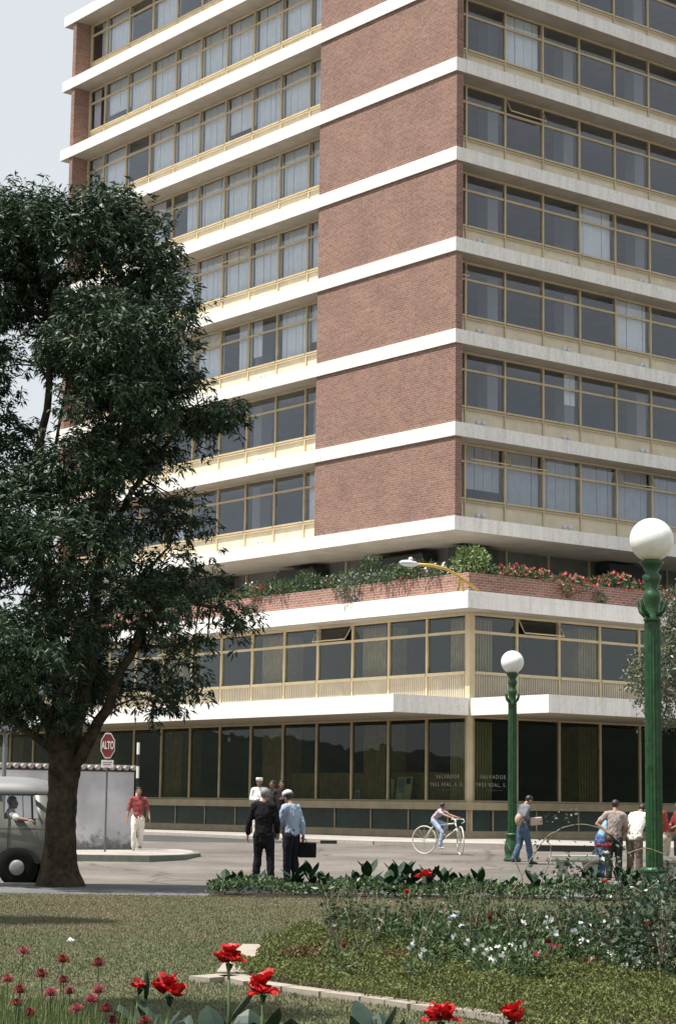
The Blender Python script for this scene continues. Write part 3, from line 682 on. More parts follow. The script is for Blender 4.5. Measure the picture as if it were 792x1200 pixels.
n3 = N.new('ShaderNodeTexNoise'); n3.inputs['Scale'].default_value = 1.; n3.inputs['Detail'].default_value = 5; L.new(tc.outputs['Object'], n3.inputs['Vector'])
zr = N.new('ShaderNodeMapRange'); zr.inputs[1].default_value = .0; zr.inputs[2].default_value = .62; zr.inputs[3].default_value = .22; zr.inputs[4].default_value = -.12; L.new(sp_.outputs[2], zr.inputs[0])
a1 = N.new('ShaderNodeMath'); a1.operation = 'ADD'; L.new(nz.outputs[0], a1.inputs[0]); L.new(zr.outputs[0], a1.inputs[1])
r1 = N.new('ShaderNodeMapRange'); r1.inputs[1].default_value = .52; r1.inputs[2].default_value = .66; L.new(a1.outputs[0], r1.inputs[0])
mx = N.new('ShaderNodeMix'); mx.data_type = 'RGBA'; mx.inputs[6].default_value = (.60, .59, .62, 1); mx.inputs[7].default_value = (.26, .24, .22, 1); L.new(r1.outputs[0], mx.inputs[0])
m5 = N.new('ShaderNodeMapRange'); m5.inputs[1].default_value = .3; m5.inputs[2].default_value = .7; m5.inputs[3].default_value = .66; m5.inputs[4].default_value = 1.15; L.new(n3.outputs[0], m5.inputs[0])
hs = N.new('ShaderNodeHueSaturation'); L.new(mx.outputs[2], hs.inputs['Color']); L.new(m5.outputs[0], hs.inputs['Value']); L.new(hs.outputs[0], bs_.inputs['Base Color']); bs_.inputs['Roughness'].default_value = .9
b = MB(); b.box(0, LW, -.15, .15, -.1, 1.86); b.build('wall_body', mw_, wl)
b = MB(); x = 0.; i = 0
b.box(-.08, LW, -.14, .14, 1.98, 2.03)
while x < LW:
    b.tube([(x+.05, -.27, 1.955), (x+.05, .27, 1.955)], .055, 8); x += .19
b.build('tile_coping', M['tilec'], wl)
b = MB(); b.box(0, LW, -.16, .16, 1.86, 1.90); b.build('coping_shade_strip', mat('dark_gap', (.06, .05, .05), .9), wl)  # near-black strip painting the shade in the gap under the tiles

# ------------------------------------------------------------------ stop sign
p = at(123, 1001, 47.3); ss = empty('stop_sign', (p.x, p.y, .296), R(8), 'red octagonal stop sign reading ALTO on a thin grey pole by the white wall', 'road sign')
b = MB(); b.tube([(0, 0, 0), (0, 0, 2.62)], .022, 8); b.build('pole', M['pole'], ss)
def octo(mb, r, y0, y1, cz, sx=.56):
    vs = []; 
    for y in (y0, y1): vs += [(r*sx*math.cos(R(22.5+45*k)), y, cz+r*math.sin(R(22.5+45*k))) for k in range(8)]
    mb.add(vs, [tuple(range(8)), tuple(range(15, 7, -1))]+[(k, (k+1) % 8, 8+(k+1) % 8, 8+k) for k in range(8)])
hz = (1001-865)/1.  # sign spans y 865..893 in the photo
b = MB(); octo(b, .315, -.045, -.03, 2.42); b.build('sign_border', M['signwhite'], ss)
b = MB(); octo(b, .285, -.052, -.046, 2.42); b.build('sign_face', M['signred'], ss)
cu = bpy.data.curves.new('lettering', 'FONT'); cu.body = 'ALTO'; cu.size = .25; cu.extrude = .002; cu.align_x = 'CENTER'; cu.align_y = 'CENTER'; cu.offset = .006
to = text_mesh(cu, M['signwhite']); to.parent = ss; to.rotation_euler = (R(90), 0, 0); to.location = (0, -.056, 2.42); to.scale = (.44, 1, 1)
b = MB(); b.box(-.14, .14, -.045, -.03, 1.92, 2.09); b.build('lower_plate', M['signwhite'], ss)
b = MB(); b.box(-.11, .11, -.049, -.046, 2.03, 2.045); b.box(-.10, .08, -.049, -.046, 1.98, 1.995); b.build('plate_print', M['signred'], ss)
# banded pole at the wall end
p = at(152.5, 993, 49.6); bp_ = empty('banded_pole', (p.x+.14, p.y, .296), 0, 'black and white banded pole standing at the end of the white wall', 'pole')
for i in range(9):
    b = MB(); b.lathe([(.035, i*.285), (.035, (i+1)*.285)], 10); b.build('white_band' if i % 2 == 0 else 'black_band', M['signwhite'] if i % 2 == 0 else M['black'], bp_)
# grey signal cabinet pole at the left edge
p = at(2, 1000, 46.); sp0 = empty('signal_pole', (p.x, p.y, .29), 0, 'grey pole with a box signal head at the far left edge above the van', 'signal')
b = MB(); b.tube([(0, 0, 0), (0, 0, 2.9)], .05, 10); b.build('pole', mat('signal_grey', (.16, .16, .17), .6), sp0)
b = MB(); b.box(-.14, .12, -.14, .12, 2.68, 3.15); b.build('signal_head', mat('signal_grey', (.16, .16, .17), .6), sp0)

# ------------------------------------------------------------------ stone benches
def bench(px0, px1, py, D, label):
    a = at(px0, py, D); c = at(px1, py, D); Lb = c.x-a.x; base_z = road_z(D); top = a.z-base_z
    t = empty('stone_bench', ((a.x+c.x)/2, D, base_z), 0, label, 'bench', 'stone benches by the street')
    b = MB(); b.box(-Lb/2, Lb/2, -.22, .22, top-.09, top); b.box(-Lb/2+.03, Lb/2-.03, -.19, .19, top-.13, top-.09); b.build('seat', M['stone'], t)
    for s in (-1, 1):
        b = MB(); x = s*(Lb/2-.25)
        b.lathe([(.16, 0), (.15, .06), (.09, .12), (.12, .22), (.14, .3), (.10, top-.13)], 14, (x, 0, 0)); b.build('leg', M['stone'], t, True)
bench(644, 704, 1002, 41., 'pale stone bench left of the tall lamp post, by the blue jeans')
bench(772, 850, 1003, 41., 'pale stone bench at the right edge, behind the tall lamp post')

# ------------------------------------------------------------------ people

def remesh(mb, name, voxel, m, parent, smooth_it=4, fold=0.):
    o = mb.build(name, None, None, False, True)
    md = o.modifiers.new('r', 'REMESH'); md.mode = 'VOXEL'; md.voxel_size = voxel; md.use_smooth_shade = True
    m2 = o.modifiers.new('s', 'SMOOTH'); m2.iterations = smooth_it; m2.factor = .5
    dg = bpy.context.evaluated_depsgraph_get(); dg.update(); me = bpy.data.meshes.new_from_object(o.evaluated_get(dg)); old = o.data
    o.modifiers.clear(); o.data = me; bpy.data.meshes.remove(old); me.name = name
    me.materials.clear(); me.materials.append(m)
    if fold:
        off = Vector((rnd.uniform(0, 50), rnd.uniform(0, 50), 0)); ns_ = [v.normal.copy() for v in me.vertices]
        for v, nv in zip(me.vertices, ns_):
            q = v.co; a = mnoise.noise(Vector((q.x*9, q.y*9, q.z*5+q.x*6))+off)+.6*mnoise.noise(Vector((q.x*22, q.y*22, q.z*16-q.x*10))+off)
            v.co = q+nv*(abs(a)*1.6-.4)*fold
    for pgn in me.polygons: pgn.use_smooth = True
    o.parent = parent; return o
def loft(mb, secs, lat=Vector((1, 0, 0)), n=14):
    # secs: (center, rx, ry); rx along lat
    secs = [(Vector(c), a, b) for c, a, b in secs]; rings = []
    cs = [s[0] for s in secs]
    ext = []
    d0 = (cs[1]-cs[0]).normalized(); d1 = (cs[-1]-cs[-2]).normalized()
    c, a, b = secs[0]; ext += [(c-d0*min(a, b)*.8, a*.3, b*.3), (c-d0*min(a, b)*.5, a*.8, b*.8)]; ext += secs
    c, a, b = secs[-1]; ext += [(c+d1*min(a, b)*.5, a*.8, b*.8), (c+d1*min(a, b)*.8, a*.3, b*.3)]
    for i, (c, a, b) in enumerate(ext):
        d = ext[min(i+1, len(ext)-1)][0]-ext[max(i-1, 0)][0]; d.normalize()
        x = lat-d*lat.dot(d)
        if x.length < .2: x = Vector((0, 1, 0))-d*d.y
        x.normalize(); y = d.cross(x)
        rings.append([c+x*a*math.cos(2*math.pi*k/n)+y*b*math.sin(2*math.pi*k/n) for k in range(n)])
    vs = [v for r in rings for v in r]; fs = [(i*n+k, i*n+(k+1) % n, (i+1)*n+(k+1) % n, (i+1)*n+k) for i in range(len(rings)-1) for k in range(n)]
    fs += [tuple(range(n-1, -1, -1)), tuple(range((len(rings)-1)*n, len(rings)*n))]; mb.add(vs, fs)
def person(label, loc, rz, H, pose, wear, group=None, curl=1.):
    """pose: dict of joint overrides in heights (x right, y forward, z up) plus lean, side, head_t, head_r"""
    t = empty('person', loc, rz, label, 'person', group)
    J = dict(pel=(0, 0, .515), wai=(0, .002, .60), che=(0, .0, .72), sho=(0, -.002, .80), nek=(0, 0, .845), hed=(0, .012, .925),
             shR=(.10, 0, .80), shL=(-.10, 0, .80), elR=(.13, -.01, .635), elL=(-.13, -.01, .635), wrR=(.135, .03, .50), wrL=(-.135, .03, .50),
             hiR=(.05, 0, .50), hiL=(-.05, 0, .50), knR=(.06, .012, .28), knL=(-.06, .012, .28), anR=(.062, -.01, .045), anL=(-.062, -.01, .045))
    J.update({k: v for k, v in pose.items() if k in J}); J = {k: Vector(v) for k, v in J.items()}
    lean = pose.get('lean', 0); side = pose.get('side', 0); twist = pose.get('twist', 0); piv = J['pel'].copy()
    Rm = Matrix.Rotation(R(twist), 3, 'Z') @ Matrix.Rotation(R(side), 3, 'Y') @ Matrix.Rotation(-R(lean), 3, 'X')
    up = ['wai', 'che', 'sho', 'nek', 'hed', 'shR', 'shL']
    if not pose.get('arms_free'): up += ['elR', 'elL', 'wrR', 'wrL']
    for k in up: J[k] = Rm @ (J[k]-piv)+piv
    J['wai'] = J['wai'].lerp(Vector(piv)+Vector((0, 0, .085)), .4)
    ht, hr = pose.get('head_t', 0), pose.get('head_r', 0)
    Rh = Rm @ Matrix.Rotation(R(hr), 3, 'Z') @ Matrix.Rotation(-R(ht), 3, 'X')
    J['hed'] = J['nek']+Rh @ Vector((0, .014, .078))
    lat = (Rm @ Vector((1, 0, 0)))
    S = lambda v: Vector(v)*H
    fat = pose.get('fat', 1.)
    def torso(mb, g, top=True, low=.52):
        loft(mb, [(S(J['pel']), (.083*fat+g)*H, (.058*fat+g)*H), (S(J['wai']), (.075*fat+g)*H, (.053*fat+g)*H), (S(J['che']), (.088*fat+g)*H, (.060*fat+g)*H), (S(J['sho']), (.085+g)*H, (.045+g)*H)], lat)
        loft(mb, [(S(J['shL']), (.034+g)*H, (.036+g)*H), (S(J['sho']+Vector((0, 0, .01))), (.04+g)*H, (.04+g)*H), (S(J['shR']), (.034+g)*H, (.036+g)*H)], Vector((0, 1, 0)))
    def arm(mb, s, g, f=1., fe=1.):
        a, e, w_ = J['sh'+s], J['el'+s], J['wr'+s]
        loft(mb, [(S(a), (.031+g)*H, (.031+g)*H), (S(a.lerp(e, .5)), (.028+g)*H, (.028+g)*H), (S(a.lerp(e, min(1, f*1.0))), (.024+g)*H, (.024+g)*H)])
        if f >= 1: loft(mb, [(S(e), (.024+g)*H, (.024+g)*H), (S(e.lerp(w_, .35*fe)), (.023+g)*H, (.023+g)*H), (S(e.lerp(w_, fe)), (.0165+g)*H, (.0155+g)*H)])
    def leg(mb, s, g, fl=0., shape=1.):
        h, k_, a = J['hi'+s], J['kn'+s], J['an'+s]
        loft(mb, [(S(h), (.052+g)*H, (.056+g)*H), (S(h.lerp(k_, .5)), (.046+g)*H, (.047+g)*H), (S(k_), (.032+g+fl*.3)*H, (.033+g+fl*.3)*H)])
        loft(mb, [(S(k_), (.032+g+fl*.3)*H, (.033+g+fl*.3)*H), (S(k_.lerp(a, .35)), (.031+g+fl*.5)*H, (.033+g+fl*.5)*H), (S(a), (.022+g+fl)*H, (.024+g+fl)*H)])
    hc = J['hed']
    body = MB(); torso(body, 0.)
    loft(body, [(S(J['sho']), .035*H, .035*H), (S(J['nek']), .03*H, .032*H), (S(J['nek'].lerp(hc, .5)), .029*H, .031*H)])
    def hb(c, r, sc, n=16): # blob placed in head space
        q = MB(); q.ball((0, 0, 0), r*H, n, 10, sc); q.v = [tuple(S(hc+Rh @ Vector(c))+Rh @ Vector(v)) for v in q.v]; body.add(q.v, q.f)
    hb((0, -.006, .014), .050, (.86, 1.02, 1.0)); hb((0, .012, -.022), .038, (.86, .95, 1.15)); hb((0, .050, -.012), .010, (.8, 1.2, 1.7)); hb((0, .036, -.052), .014, (1.2, .9, .8))
    hb((.044, -.004, -.010), .012, (.5, .9, 1.4)); hb((-.044, -.004, -.010), .012, (.5, .9, 1.4)); hb((0, .044, -.034), .010, (1.4, .6, .6))
    for s in 'RL':
        arm(body, s, 0.); leg(body, s, 0.)
        # hand: palm, four curled fingers and a thumb from the side
        w_ = J['wr'+s]; d = (w_-J['el'+s]).normalized(); sg = 1 if s == 'R' else -1
        latv = Vector((0, 1, 0))-d*d.y; latv = latv.normalized() if latv.length > .2 else Vector((1, 0, 0)); pn = d.cross(latv)*(1 if s == 'R' else 1)
        if pn.dot(Vector((-sg, 0, 0))) < 0: pn = -pn
        loft(body, [(S(w_), .015*H, .011*H), (S(w_+d*.025), .021*H, .011*H), (S(w_+d*.046), .021*H, .010*H)], latv)
        for i, (off, ln) in enumerate(((.016, .030), (.0055, .036), (-.005, .034), (-.015, .026))):
            b0 = w_+d*.046+latv*off; b1 = b0+d*ln*.5+pn*.004*curl; b2 = b1+d*ln*.4+pn*.012*curl; b3 = b2+(d*.3+pn)*ln*.25*curl
            body.tube([S(w_+d*.03+latv*off*.8), S(b0), S(b1), S(b2), S(b3)], [.0062*H, .0062*H, .0058*H, .0052*H, .004*H], 6)
        th = w_+d*.012+latv*.014
        body.tube([S(th), S(th+latv*.014+d*.014+pn*.004), S(th+latv*.018+d*.030+pn*.010)], [.0075*H, .0068*H, .005*H], 6)
        # foot
        a = J['an'+s]; fd = Vector(pose.get('toe'+s, (0, 1, 0))).normalized()
        loft(body, [(S(a), .022*H, .024*H), (S(a+Vector((0, 0, -.022))+fd*.01), .024*H, .028*H)])
        loft(body, [(S(a+Vector((0, 0, -.026))-fd*.015), .021*H, .017*H), (S(a+Vector((0, 0, -.028))+fd*.05), .024*H, .014*H), (S(a+Vector((0, 0, -.034))+fd*.095), .019*H, .009*H)], Vector((0, 0, 1)).cross(fd))
    ob = remesh(body, 'body', .0058*H, wear.get('skin', M['skin']), t, 2)
    e = MB()
    for sx in (-.018, .018):
        q = MB(); q.ball((0, 0, 0), .0055*H, 8, 6); q.v = [tuple(S(hc+Rh @ Vector((sx, .0455, .004)))+Vector(v)) for v in q.v]; e.add(q.v, q.f)
    e.build('eyes', M['black'], t, True)
    q = MB(); q.tube([S(hc+Rh @ Vector((-.014, .0515, -.034))), S(hc+Rh @ Vector((0, .0565, -.034))), S(hc+Rh @ Vector((.014, .0515, -.034)))], .003*H, 5); q.build('mouth', mat('lip', (.16, .05, .04), .5), t)
    # hair
    hcol = wear.get('hair', M['hair']); q = MB(); q.ball((0, 0, 0), .0555*H, 18, 12, (.88, 1.04, 1.02))
    q2 = MB(); keep = []
    for v in q.v: q2.v.append(tuple(S(hc+Rh @ Vector((0, -.010, .020)))+Rh @ Vector(v)))
    for f in q.f:
        cc = sum((Vector(q.v[i]) for i in f), Vector())/len(f)/H
        if cc.z > -.012+max(0, cc.y)*1.05: keep.append(f)
        elif cc.y < -.005 and cc.z > -.045: keep.append(f)
    q2.f = keep; h_ = q2.build('hair', hcol, t, True)
    so = h_.modifiers.new('th', 'SOLIDIFY'); so.thickness = .008*H
    hat = wear.get('hat')
    if hat:
        q = MB(); hm, kind = hat
        if kind == 'box': q.lathe([(.056*H, .0), (.058*H, .05*H), (.054*H, .058*H)], 18)
        else:
            q.lathe([(.060*H, 0), (.061*H, .018*H), (.052*H, .042*H), (.03*H, .056*H), (.005*H, .060*H)], 18)
            q.add([(math.sin(a)*.062*H, math.cos(a)*.062*H, .004*H) for a in np.linspace(-1.1, 1.1, 9)]+[(math.sin(a)*.075*H, .04*H+math.cos(a)*.075*H, -.006*H) for a in np.linspace(-.9, .9, 9)], [(i, i+1, 10+i, 9+i) for i in range(8)])
        q.v = [tuple(S(hc+Rh @ Vector((0, -.006, .026)))+Rh @ Vector(v)) for v in q.v]; q.build('hat', hm, t, True)
    # clothes
    sh, slv = wear['shirt']; q = MB(); torso(q, .009)
    if wear.get('long'):
        loft(q, [(S(J['pel']+Vector((0, 0, -.09))), .095*H, .066*H), (S(J['pel']), .095*H, .068*H), (S(J['wai']), .088*H, .064*H)], lat)
    loft(q, [(S(J['sho']), .040*H, .042*H), (S(J['sho'].lerp(J['nek'], .45)), .036*H, .038*H)])
    for s in 'RL': arm(q, s, .009, f=1. if slv > .5 else slv*2, fe=.93 if slv >= 1 else .15)
    remesh(q, 'jacket' if wear.get('long') else 'shirt', .009*H, sh, t, 3, .014)
    tr = wear['trousers']; q = MB()
    loft(q, [(S(J['pel']+Vector((0, 0, .05))), .088*H, .063*H), (S(J['pel']), .094*H, .067*H), (S(J['pel']+Vector((0, 0, -.03))), .09*H, .066*H)], Vector((1, 0, 0)))
    for s in 'RL': leg(q, s, .010, .006)
    remesh(q, 'trousers', .009*H, tr, t, 3, .010)
    for s in 'RL':
        q = MB(); a = J['an'+s]; fd = Vector(pose.get('toe'+s, (0, 1, 0))).normalized()
        loft(q, [(S(a+Vector((0, 0, -.024))-fd*.018), .025*H, .020*H), (S(a+Vector((0, 0, -.027))+fd*.05), .028*H, .017*H), (S(a+Vector((0, 0, -.033))+fd*.10), .022*H, .011*H)], Vector((0, 0, 1)).cross(fd))
        q.build('shoe', wear.get('shoe', M['black']), t, True)
    return t, J
def feet(px, py, D, zz): p = at(px, py, D); return (p.x, p.y, zz)

# 1 man in red shirt walking towards the camera
person('man in a patterned red shirt and white trousers walking past the wall end', feet(161, 997, 48.8, .296), R(186), 1.50,
       dict(knR=(.06, .05, .285), anR=(.058, .03, .05), knL=(-.055, -.01, .27), anL=(-.045, -.085, .075), wrR=(.17, .02, .50), wrL=(-.18, .05, .51), elR=(.15, -.02, .64), elL=(-.155, -.02, .64), head_r=10),
       dict(shirt=(mat('red_print', (.17, .018, .022), .9, var=.7, vscale=16, spec=.1, col2=(.34, .12, .11)), .6), trousers=cloth('offwhite', (.70, .66, .58)), shoe=mat('brown_shoe', (.2, .15, .11), .6)))
# 2 man in dark suit, back view
person('grey-haired man in a dark suit seen from behind, left of the man with the briefcase', feet(308, 1031, 37.8, 0), R(-8), 1.74,
       dict(elL=(-.155, -.015, .64), wrL=(-.17, .0, .50), elR=(.145, 0, .64), wrR=(.14, .06, .52), hiR=(.05, 0, .5), knR=(.075, .01, .28), anR=(.085, -.01, .045), anL=(-.075, 0, .045), head_t=8, head_r=-20, fat=1.12),
       dict(shirt=(cloth('black_suit', (.012, .012, .014)), 1.), trousers=cloth('black_trousers', (.012, .012, .015)), hair=M['greyhair'], long=True))
# 3 man in blue shirt, cap, briefcase
pm, J3 = person('man in a pale blue shirt and flat cap holding a black briefcase', feet(341, 1031, 38.3, .007), R(48), 1.70,
       dict(elR=(.125, -.05, .635), wrR=(.125, -.055, .50), elL=(-.11, .06, .66), wrL=(-.04, .12, .60), lean=4, head_t=18, anR=(.05, -.02, .045), anL=(-.04, .02, .045), fat=1.08),
       dict(shirt=(cloth('pale_blue', (.30, .37, .48)), 1.), trousers=cloth('near_black', (.014, .014, .02)), hair=M['hair'], hat=(cloth('cap_grey', (.52, .50, .52)), 'cap')))
def held(name, pm_, J_, key, H, off): return Matrix.Rotation(pm_.rotation_euler.z, 3, 'Z') @ (J_[key]*H+Vector(off))+pm_.location
hp = held('', pm, J3, 'wrR', 1.70, (0, 0, -.09))
bc = empty('briefcase', (hp.x+.08, hp.y, hp.z-.32), R(10), 'black briefcase hanging from the hand of the man in the pale blue shirt', 'briefcase')
b = MB(); b.box(-.165, .165, -.05, .05, 0, .28); o = b.build('case', cloth('black_leather', (.01, .01, .01)), bc); bv = o.modifiers.new('b', 'BEVEL'); bv.width = .02; bv.segments = 3
b = MB(); b.tube([(-.10, 0, .28), (-.10, 0, .33), (-.02, 0, .33), (-.02, 0, .28)], .011, 6); b.build('handle', M['black'], bc)
# 4 man in white cap and jacket behind them
person('man in a white jacket and white cap standing behind the two men', feet(303, 976, 57., .474), R(172), 1.66,
       dict(elR=(.135, .0, .65), wrR=(.02, .10, .64), elL=(-.135, 0, .65), wrL=(-.02, .105, .62), arms_free=0),
       dict(shirt=(cloth('white_jacket', (.80, .78, .74)), 1.), trousers=cloth('offwhite', (.70, .66, .58)), hat=(cloth('white_cap', (.82, .8, .76)), 'box'), long=True, skin=M['skin_dk']))
person('dark-haired man in dark clothes half hidden, nearest to the man in white', feet(319, 978, 56., .474), R(150), 1.60, dict(head_r=-15),
       dict(shirt=(cloth('charcoal', (.03, .045, .05)), 1.), trousers=cloth('black_trousers', (.012, .012, .015)), skin=M['skin_dk']))
person('dark-haired man in dark clothes half hidden behind the man in the cap', feet(329, 978, 55.4, .474), R(165), 1.60, dict(head_r=20),
       dict(shirt=(cloth('dark_brown', (.03, .022, .02)), 1.), trousers=cloth('black_trousers', (.012, .012, .015)), skin=M['skin_dk']))
# 8 walking man with parcel, profile to the right
pw, J8 = person('man in a grey jacket walking right beside the small lamp, carrying a pale parcel', feet(612, 1012, 45.8, road_z(45.8)), R(-68), 1.56,
       dict(elR=(.12, -.05, .67), wrR=(.06, .10, .63), elL=(-.12, -.03, .67), wrL=(-.05, .12, .62), knR=(.05, .07, .29), anR=(.05, .10, .05), knL=(-.05, -.02, .275), anL=(-.05, -.12, .07), lean=8, head_t=28),
       dict(shirt=(cloth('grey_jacket', (.16, .165, .18)), 1.), trousers=cloth('faded_jeans', (.075, .12, .18))))
hp = held('', pw, J8, 'wrL', 1.56, (0, 0, 0)); hp2 = held('', pw, J8, 'wrR', 1.56, (0, 0, 0)); hm_ = (hp+hp2)/2
b = MB(); b.box(-.14, .14, -.12, .12, 0, .17); o = b.build('parcel', mat('brown_paper', (.50, .40, .34), .8, var=.2)); o.location = (hm_.x+.10, hm_.y-.05, hm_.z-.09); o.rotation_euler = (0, R(-6), R(15))
tag(o, 'pale paper parcel carried in front of the man in the grey jacket', 'parcel'); bv = o.modifiers.new('b', 'BEVEL'); bv.width = .015; bv.segments = 2
b = MB(); b.ball((0, 0, 0), .115, 14, 10, (.75, .6, 1.2)); o = b.build('shoulder_bag', mat('tan_bag', (.42, .30, .22), .7, var=.4, vscale=7), None, True); hq = held('', pw, J8, 'pel', 1.56, (0, 0, .17)); o.location = (hq.x-.10, hq.y-.16, hq.z)
tag(o, 'rounded tan bag at the back hip of the man in the grey jacket', 'bag')
# 9 group at the bench
person('man in a tan tee shirt with one hand on his hip, back to the camera', feet(719, 1026, 40.2, road_z(40)), R(-6), 1.58,
       dict(elL=(-.215, -.03, .67), wrL=(-.09, -.055, .585), elR=(.14, .03, .66), wrR=(.11, .10, .57), lean=5, head_t=15, fat=1.05, side=3),
       dict(shirt=(cloth('tan_tee', (.30, .25, .225)), .4), trousers=cloth('dark_trousers', (.03, .03, .03))))
person('person in light blue top and blue jeans, half hidden left of the tan tee man', feet(703, 1028, 41.0, road_z(41)), R(-70), 1.42,
       dict(lean=30, elR=(.12, .10, .70), wrR=(.10, .18, .60), elL=(-.12, .10, .70), wrL=(-.10, .18, .60), head_t=10),
       dict(shirt=(cloth('light_blue', (.20, .34, .44)), .4), trousers=mat('cloth_blue_jeans', (.055, .095, .22), .9, var=.6, vscale=9)))
person('man in a loose white shirt and brown trousers beside the tall lamp', feet(743, 1026, 40.2, road_z(40)), R(-38), 1.60,
       dict(lean=24, elR=(.13, .09, .68), wrR=(.10, .16, .60), elL=(-.13, .09, .68), wrL=(-.08, .18, .64), head_t=28, fat=1.15),
       dict(shirt=(cloth('white_shirt', (.78, .74, .66)), 1.), trousers=cloth('brown', (.13, .10, .085))))
person('person in a red shirt and beige trousers to the right of the tall lamp shaft', feet(779, 1024, 41., road_z(41)), R(60), 1.56,
       dict(elR=(.12, .06, .67), wrR=(.08, .15, .62), elL=(-.12, .06, .67), wrL=(-.06, .16, .62), lean=8, head_t=15),
       dict(shirt=(cloth('brick_red', (.30, .05, .045)), .6), trousers=cloth('beige', (.36, .32, .25)), skin=M['skin_dk']))
person('person in a dark red top at the right edge, beyond the red shirted one', feet(797, 1022, 42., road_z(42)), R(110), 1.54,
       dict(elR=(.12, .06, .67), wrR=(.08, .15, .62), elL=(-.12, .06, .67), wrL=(-.06, .16, .62)),
       dict(shirt=(cloth('dark_red', (.22, .035, .035)), .6), trousers=cloth('dark_trousers', (.03, .03, .03)), skin=M['skin_dk']))

# ------------------------------------------------------------------ bicycle and rider
bz = road_z(50.2)
bc0 = at(500, 996, 50.2); hd = R(-122)
bk = empty('bicycle', (bc0.x+.36, bc0.y-.28, bz), hd, 'cream coloured bicycle with drop handlebars ridden along the kerb', 'bicycle')
cream = mat('cream_enamel', (.66, .62, .54), .35)
def wheel(mb, cy, r=.33, yaw=0.):
    ring = [Vector((math.sin(yaw)*0, 0, 0))]
    pts = []
    for k in range(37):
        a = 2*math.pi*k/36; pts.append(Vector((-math.sin(yaw)*math.cos(a)*r, cy+math.cos(yaw)*math.cos(a)*r, r+math.sin(a)*r)))
    return pts
for nm, cy, yaw in (('rear', -.5, 0), ('front', .5, R(-48))):
    pts = wheel(None, cy, .33, yaw); q = MB(); q.tube(pts, .017, 8, False); wo = q.build('wheel', mat('whitewall_tyre', (.50, .47, .42), .6), bk, True)
    q = MB(); c = Vector((0, cy, .33))
    for k in range(0, 36, 3): q.tube([c, pts[k]], .0035, 4)
    q.ball(tuple(c), .03, 8, 6); q.build('spokes', M['chrome'], wo)
q = MB(); BB = (0, -.06, .29); ST = (0, -.20, .68); HT = (0, .36, .74); HB = (0, .40, .62)
for a, c in ((BB, ST), (BB, HB), (ST, HT), (HT, HB)): q.tube([a, c], .018, 8)
for s in (-.05, .05): q.tube([(s, -.5, .33), (s*.5, -.06, .29)], .011, 6); q.tube([(s, -.5, .33), (s*.3, -.2, .74)], .010, 6)
q.build('frame', cream, bk, True)
q = MB(); 
for s in (-.05, .05): q.tube([(s*.3, .40, .62), (s*.8, .44, .5), (s, .5, .33)], .012, 6)
q.build('fork', cream, bk, True)
q = MB(); q.tube([(0, .36, .74), (0, .34, .83)], .014, 6); yw = R(-30)
hpnts = [(-.20, .42, .74), (-.21, .50, .78), (-.20, .47, .84), (-.19, .36, .84), (0, .36, .84), (.19, .36, .84), (.20, .47, .84), (.21, .50, .78), (.20, .42, .74)]
q.tube(hpnts, .013, 8); q.build('handlebar', M['alu'], bk, True)
q = MB(); q.ball((0, -.24, .74), .07, 12, 8, (1., 1.9, .4)); q.tube([(0, -.20, .68), (0, -.22, .74)], .013, 6); q.build('saddle', mat('brown_saddle', (.05, .03, .02), .6), bk, True)
q = MB(); q.lathe([(.09, -.006), (.09, .006)], 20); q.v = [(v[2]+.05, v[0]-.06, v[1]+.29) for v in q.v]; q.tube([(.06, -.06, .29), (.07, -.02, .13)], .01, 6); q.tube([(-.06, -.06, .29), (-.07, -.10, .45)], .01, 6); q.box(.05, .13, -.05, .03, .115, .135); q.box(-.13, -.05, -.13, -.05, .44, .46); q.build('crank', M['chrome'], bk)
Hc = 1.12
person('child in a pale top and light jeans riding the cream bicycle', (bk.location.x, bk.location.y, bz), hd, Hc,
       dict(pel=(0, -.20, .72), wai=(0, -.19, .80), che=(0, -.165, .90), sho=(0, -.15, .975), nek=(0, -.145, 1.015), hed=(0, -.12, 1.09), shR=(.09, -.15, .97), shL=(-.09, -.15, .97),
            elR=(.13, .11, .84), elL=(-.13, .11, .84), wrR=(.15, .30, .785), wrL=(-.15, .30, .785), arms_free=1, lean=28,
            hiR=(.05, -.19, .70), hiL=(-.05, -.19, .70), knR=(.065, .03, .46), knL=(-.065, .06, .62), anR=(.065, -.02, .165), anL=(-.065, -.06, .445), head_r=45, head_t=-18),
       dict(shirt=(cloth('lilac_top', (.42, .36, .42)), .35), trousers=cloth('light_jeans', (.34, .42, .55)), shoe=mat('pale_shoe', (.5, .45, .4), .7)))

